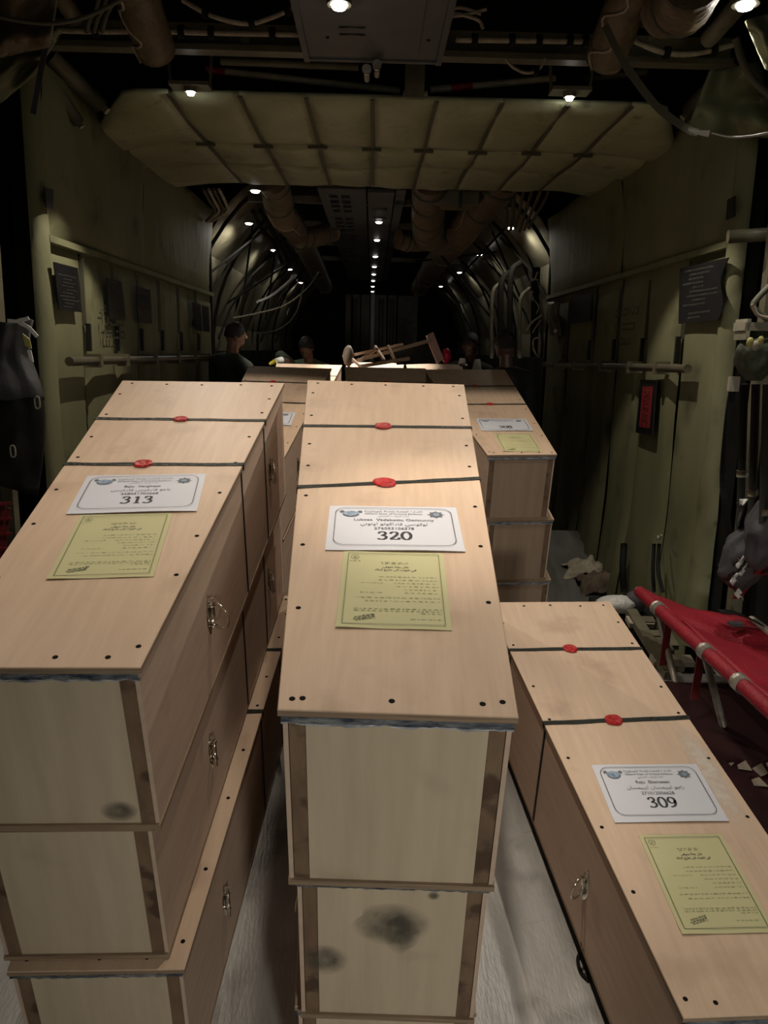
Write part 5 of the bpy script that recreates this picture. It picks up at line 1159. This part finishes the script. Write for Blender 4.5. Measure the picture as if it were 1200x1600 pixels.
def person(label, feet, H, yaw, skin, suit, lean=0.0, headturn=0.0, nod=0.0, arms=None, collar=None, patch=None, hair='hair', cap=False):
    """standing figure facing local +y; arms: per side (elbow, wrist) in local metres, None = hanging"""
    root = thing('person', label, 'person', feet, None, (0, 0, yaw))
    sl, cl = math.sin(lean), math.cos(lean)
    hip = Vector((0, 0, 0.52 * H))
    up = lambda x, y, z: Vector((x, hip.y + (y * cl + (z * H - hip.z) * sl), hip.z + ((z * H - hip.z) * cl - y * sl)))
    body, cloth = MB(), MB()
    chain(body, [hip, up(0, .01, .62), up(0, 0, .72), up(0, -.01, .80)], [.125, .115, .135, .11])
    chain(cloth, [hip - Vector((0, 0, .03)), up(0, .01, .62), up(0, 0, .72), up(0, -.01, .795)], [.15, .145, .158, .125])
    for s_ in (-1, 1):
        chain(body, [up(s_ * .06, 0, .805), up(s_ * .17, -.01, .80)], [.07, .062]); chain(cloth, [up(s_ * .05, -.01, .812), up(s_ * .175, -.01, .797)], [.085, .076])
    neck = up(0, 0.0, .825); chain(body, [up(0, -.01, .80), up(0, .02, .90)], [.058, .050])
    if collar: pass
    hr = 0.103 * H / 1.75; hc = up(0, .045, 1.0 - 0.103 / 1.75)
    Rm = Matrix.Rotation(headturn, 3, 'Z') @ Matrix.Rotation(-nod - lean * 0.4, 3, 'X')
    hp = lambda x, y, z: hc + Rm @ Vector((x * hr, y * hr, z * hr))
    hm = MB(); hm.ball((0, 0, 0), 0.66 * hr, 0.82 * hr, 0.98 * hr, 24, 16); hm.ball((0, .22 * hr, -.55 * hr), 0.50 * hr, 0.55 * hr, 0.46 * hr, 18, 12)   # skull, jaw
    hm.tube([(0, .80 * hr, .10 * hr), (0, .92 * hr, -.12 * hr), (0, .97 * hr, -.24 * hr)], [.08 * hr, .11 * hr, .15 * hr], 8)                              # nose
    hm.ball((0, .70 * hr, -.50 * hr), .24 * hr, .13 * hr, .05 * hr); hm.ball((0, .69 * hr, -.60 * hr), .20 * hr, .13 * hr, .06 * hr)                         # lips
    for s_ in (-1, 1):
        hm.ball((s_ * .68 * hr, -.05 * hr, -.08 * hr), .07 * hr, .17 * hr, .25 * hr)                                                                        # ear
        hm.tube([(s_ * .12 * hr, .78 * hr, .20 * hr), (s_ * .42 * hr, .64 * hr, .20 * hr)], .09 * hr, 8)                                                    # brow
    b0 = len(body.v); body.add([hc + Rm @ p for p in hm.v], hm.f)
    wrists = {}
    for s_ in (-1, 1):
        sh = up(s_ * .185, -.01, .785)
        el, wr_ = (Vector(p) for p in (arms or {}).get(s_, (sh + Vector((s_ * .05, .0, -.17 * H)), sh + Vector((s_ * .05, .06, -.315 * H)))))
        chain(body, [sh, el, wr_], [.052, .040, .028]); chain(cloth, [sh, el, el.lerp(wr_, .88)], [.072, .058, .045])
        d = (wr_ - el).normalized(); side = Vector((0, 0, 1)).cross(d)
        side = side.normalized() if side.length > .1 else Vector((0, 1, 0)); nrm = d.cross(side).normalized()
        palm = wr_ + d * .085
        for k in range(4):     # palm and four fingers, then the thumb off its side
            o_ = side * (.030 - .020 * k)
            chain(body, [wr_ + o_ * .6, palm + o_], [.017, .013], 8)
            f = (.072, .082, .076, .058)[k]; k1 = palm + o_ + d * f * .45 - nrm * .006; k2 = k1 + (d * .75 - nrm * .6).normalized() * f * .32; k3 = k2 + (d * .4 - nrm * .9).normalized() * f * .25
            chain(body, [palm + o_, k1, k2, k3], [.0100, .0092, .0085, .0075], 8)
        th = wr_ + d * .03 + side * .03; chain(body, [wr_ + d * .02 + side * .012, th + d * .015 + side * .012, th + d * .045 + side * .018 - nrm * .012], [.014, .011, .009], 8)
    for s_ in (-1, 1):
        chain(body, [hip + Vector((s_ * .085, 0, -.03)), Vector((s_ * .095, .015, .28 * H)), Vector((s_ * .10, -.01, .05 * H))], [.085, .055, .038])
        chain(cloth, [hip + Vector((s_ * .085, 0, -.02)), Vector((s_ * .095, .015, .28 * H)), Vector((s_ * .10, -.01, .07 * H))], [.102, .074, .062])
    me = remesh(body, 0.0085, 'body', skin, 3); o = bpy.data.objects.new('body', me); COL.objects.link(o); o.parent = root; ORG[o.name] = Vector()
    me = remesh(cloth, 0.014, 'flight_suit', suit, 4); c_ = bpy.data.objects.new('flight_suit' if suit != 'black_cloth' else 'dark_clothes', me); COL.objects.link(c_); c_.parent = root
    hs = MB()
    def hair_fn(u, v):
        an = math.tau * u; t_ = v * (1.62 if abs(((u + .25) % 1) - .5) > .17 or True else 1)
        front = max(0, math.sin(an)); lim = 1.72 - 0.62 * front ** 1.5; ph = v * lim
        k = 1.07 + 0.04 * fbm(math.cos(an) * 4, math.sin(an) * 4, v * 5)
        return hp(.68 * k * math.sin(ph) * math.cos(an), .84 * k * math.sin(ph) * math.sin(an) - .02, 1.0 * k * math.cos(ph))
    hs.grid(hair_fn, 28, 12); hs.build('hair', hair, root, local=True)
    for s_ in (-1, 1):
        MB().ball(hp(s_ * .27, .70, .06), .095 * hr).build('eye', 'eye', root, local=True)
    for s_ in (-1, 1):
        m = MB(); a = Vector((s_ * .10, .06, .012 * H)); m.tube([(s_ * .10, -.08, .045), (s_ * .10, .02, .05), (s_ * .105, .12, .038), (s_ * .108, .18, .03)], [.042, .048, .042, .028], 12); m.tube([(s_ * .10, -.03, .05), (s_ * .10, -.02, .17)], [.048, .055], 12)
        m.build('boot', 'cable', root, local=True)
    if collar:
        for s_ in (-1, 1):
            m = MB(); q = [up(s_ * .012, .150, .772), up(s_ * .125, .120, .812), up(s_ * .10, .05, .868), up(s_ * .045, .085, .872)]
            m.add(q + [p + Vector((0, .006, .004)) for p in q], [(0, 1, 2, 3), (7, 6, 5, 4), (0, 4, 5, 1), (1, 5, 6, 2), (2, 6, 7, 3), (3, 7, 4, 0)]); m.build('collar', collar, root, local=True)
        m = MB(); m.grid(lambda u, v: up((u - .5) * (.04 + .12 * v), .165 - .02 * v, .70 + .10 * v), 4, 6, th=(0, .006, 0)); m.build('shirt_front', collar, root, local=True)
    if patch:
        s_, cs = patch
        for k, mt in enumerate(cs):
            sh = up(s_ * .185, -.01, .785); p = sh + Vector((s_ * .062, 0, -.05 - .045 * k))
            MB().grid(lambda u, v: p + Vector((s_ * .012 * math.sin(math.pi * u), (u - .5) * .065, (v - .5) * .042)), 4, 3, th=(s_ * .004, 0, 0)).build('arm_patch', mt, root, local=True)
    return root, up
R_ = math.radians
# man seen from behind at left, head turned right
p = PF(357, 505, 6.6); person('man in a dark green flight suit at left, back to the camera, head turned right', (p.x, p.y, -.97), p.z + .97, R_(-38), 'skin1', 'suit', 0.03, R_(-30), 0.1, patch=(1, ('redtape', 'grey_cloth')))
# man bending over a coffin behind the left rear stack, hand on the lid
p = PF(489, 527, 8.15); zt = PF(447, 571, 7.0); base = Vector((p.x, p.y, -1.38)); H_ = 1.80; yw = R_(160)
Mi = Matrix.Rotation(-yw, 3, 'Z'); loc_ = lambda P: Mi @ (P - base)
hand = PF(447, 567, 7.55); elb = PF(452, 552, 7.85)
person('man in green uniform leaning over a far coffin, hand resting on its lid', base, H_, yw, 'skin1', 'suit_green', 0.16, 0.25, 0.35, arms={1: (loc_(PF(438, 556, 7.95)), loc_(PF(445, 562, 7.66))), -1: (loc_(PF(512, 585, 7.9)), loc_(PF(500, 592, 7.6)))})
t = thing('tape_roll', 'yellow and white roll by the leaning man\'s hand, on the lid', 'tape', PF(428, 569, 7.25))
MB().tube([PF(421, 569, 7.3), PF(431, 565, 7.3)], [.012, .03], 12).build('yellow_end', 'yellow', t); MB().tube([PF(431, 565, 7.3), PF(441, 562, 7.35)], .03, 12).build('white_roll', 'hi_white', t)
# man facing the camera beyond the frame, pale collar
p = PF(738, 517, 7.8); base = Vector((p.x, p.y, -1.38)); yw = R_(172); Mi = Matrix.Rotation(-yw, 3, 'Z')
person('dark-skinned man facing the camera with a pale open collar, at right', base, p.z + 1.38, yw, 'skin2', 'black_cloth', 0.06, 0.2, 0.12, arms={1: (loc_(PF(718, 590, 7.6)) if False else Mi @ (PF(712, 588, 7.7) - base), Mi @ (PF(722, 573, 7.25) - base))}, collar='shirt_pale')
# dark figure, back to the camera, far right
p = PF(800, 519, 5.9); person('person in black clothes at far right, back to the camera, in shadow', (p.x, p.y, -.97), p.z + .97, R_(20), 'skin2', 'black_cloth', 0.05, 0.3, 0.1)
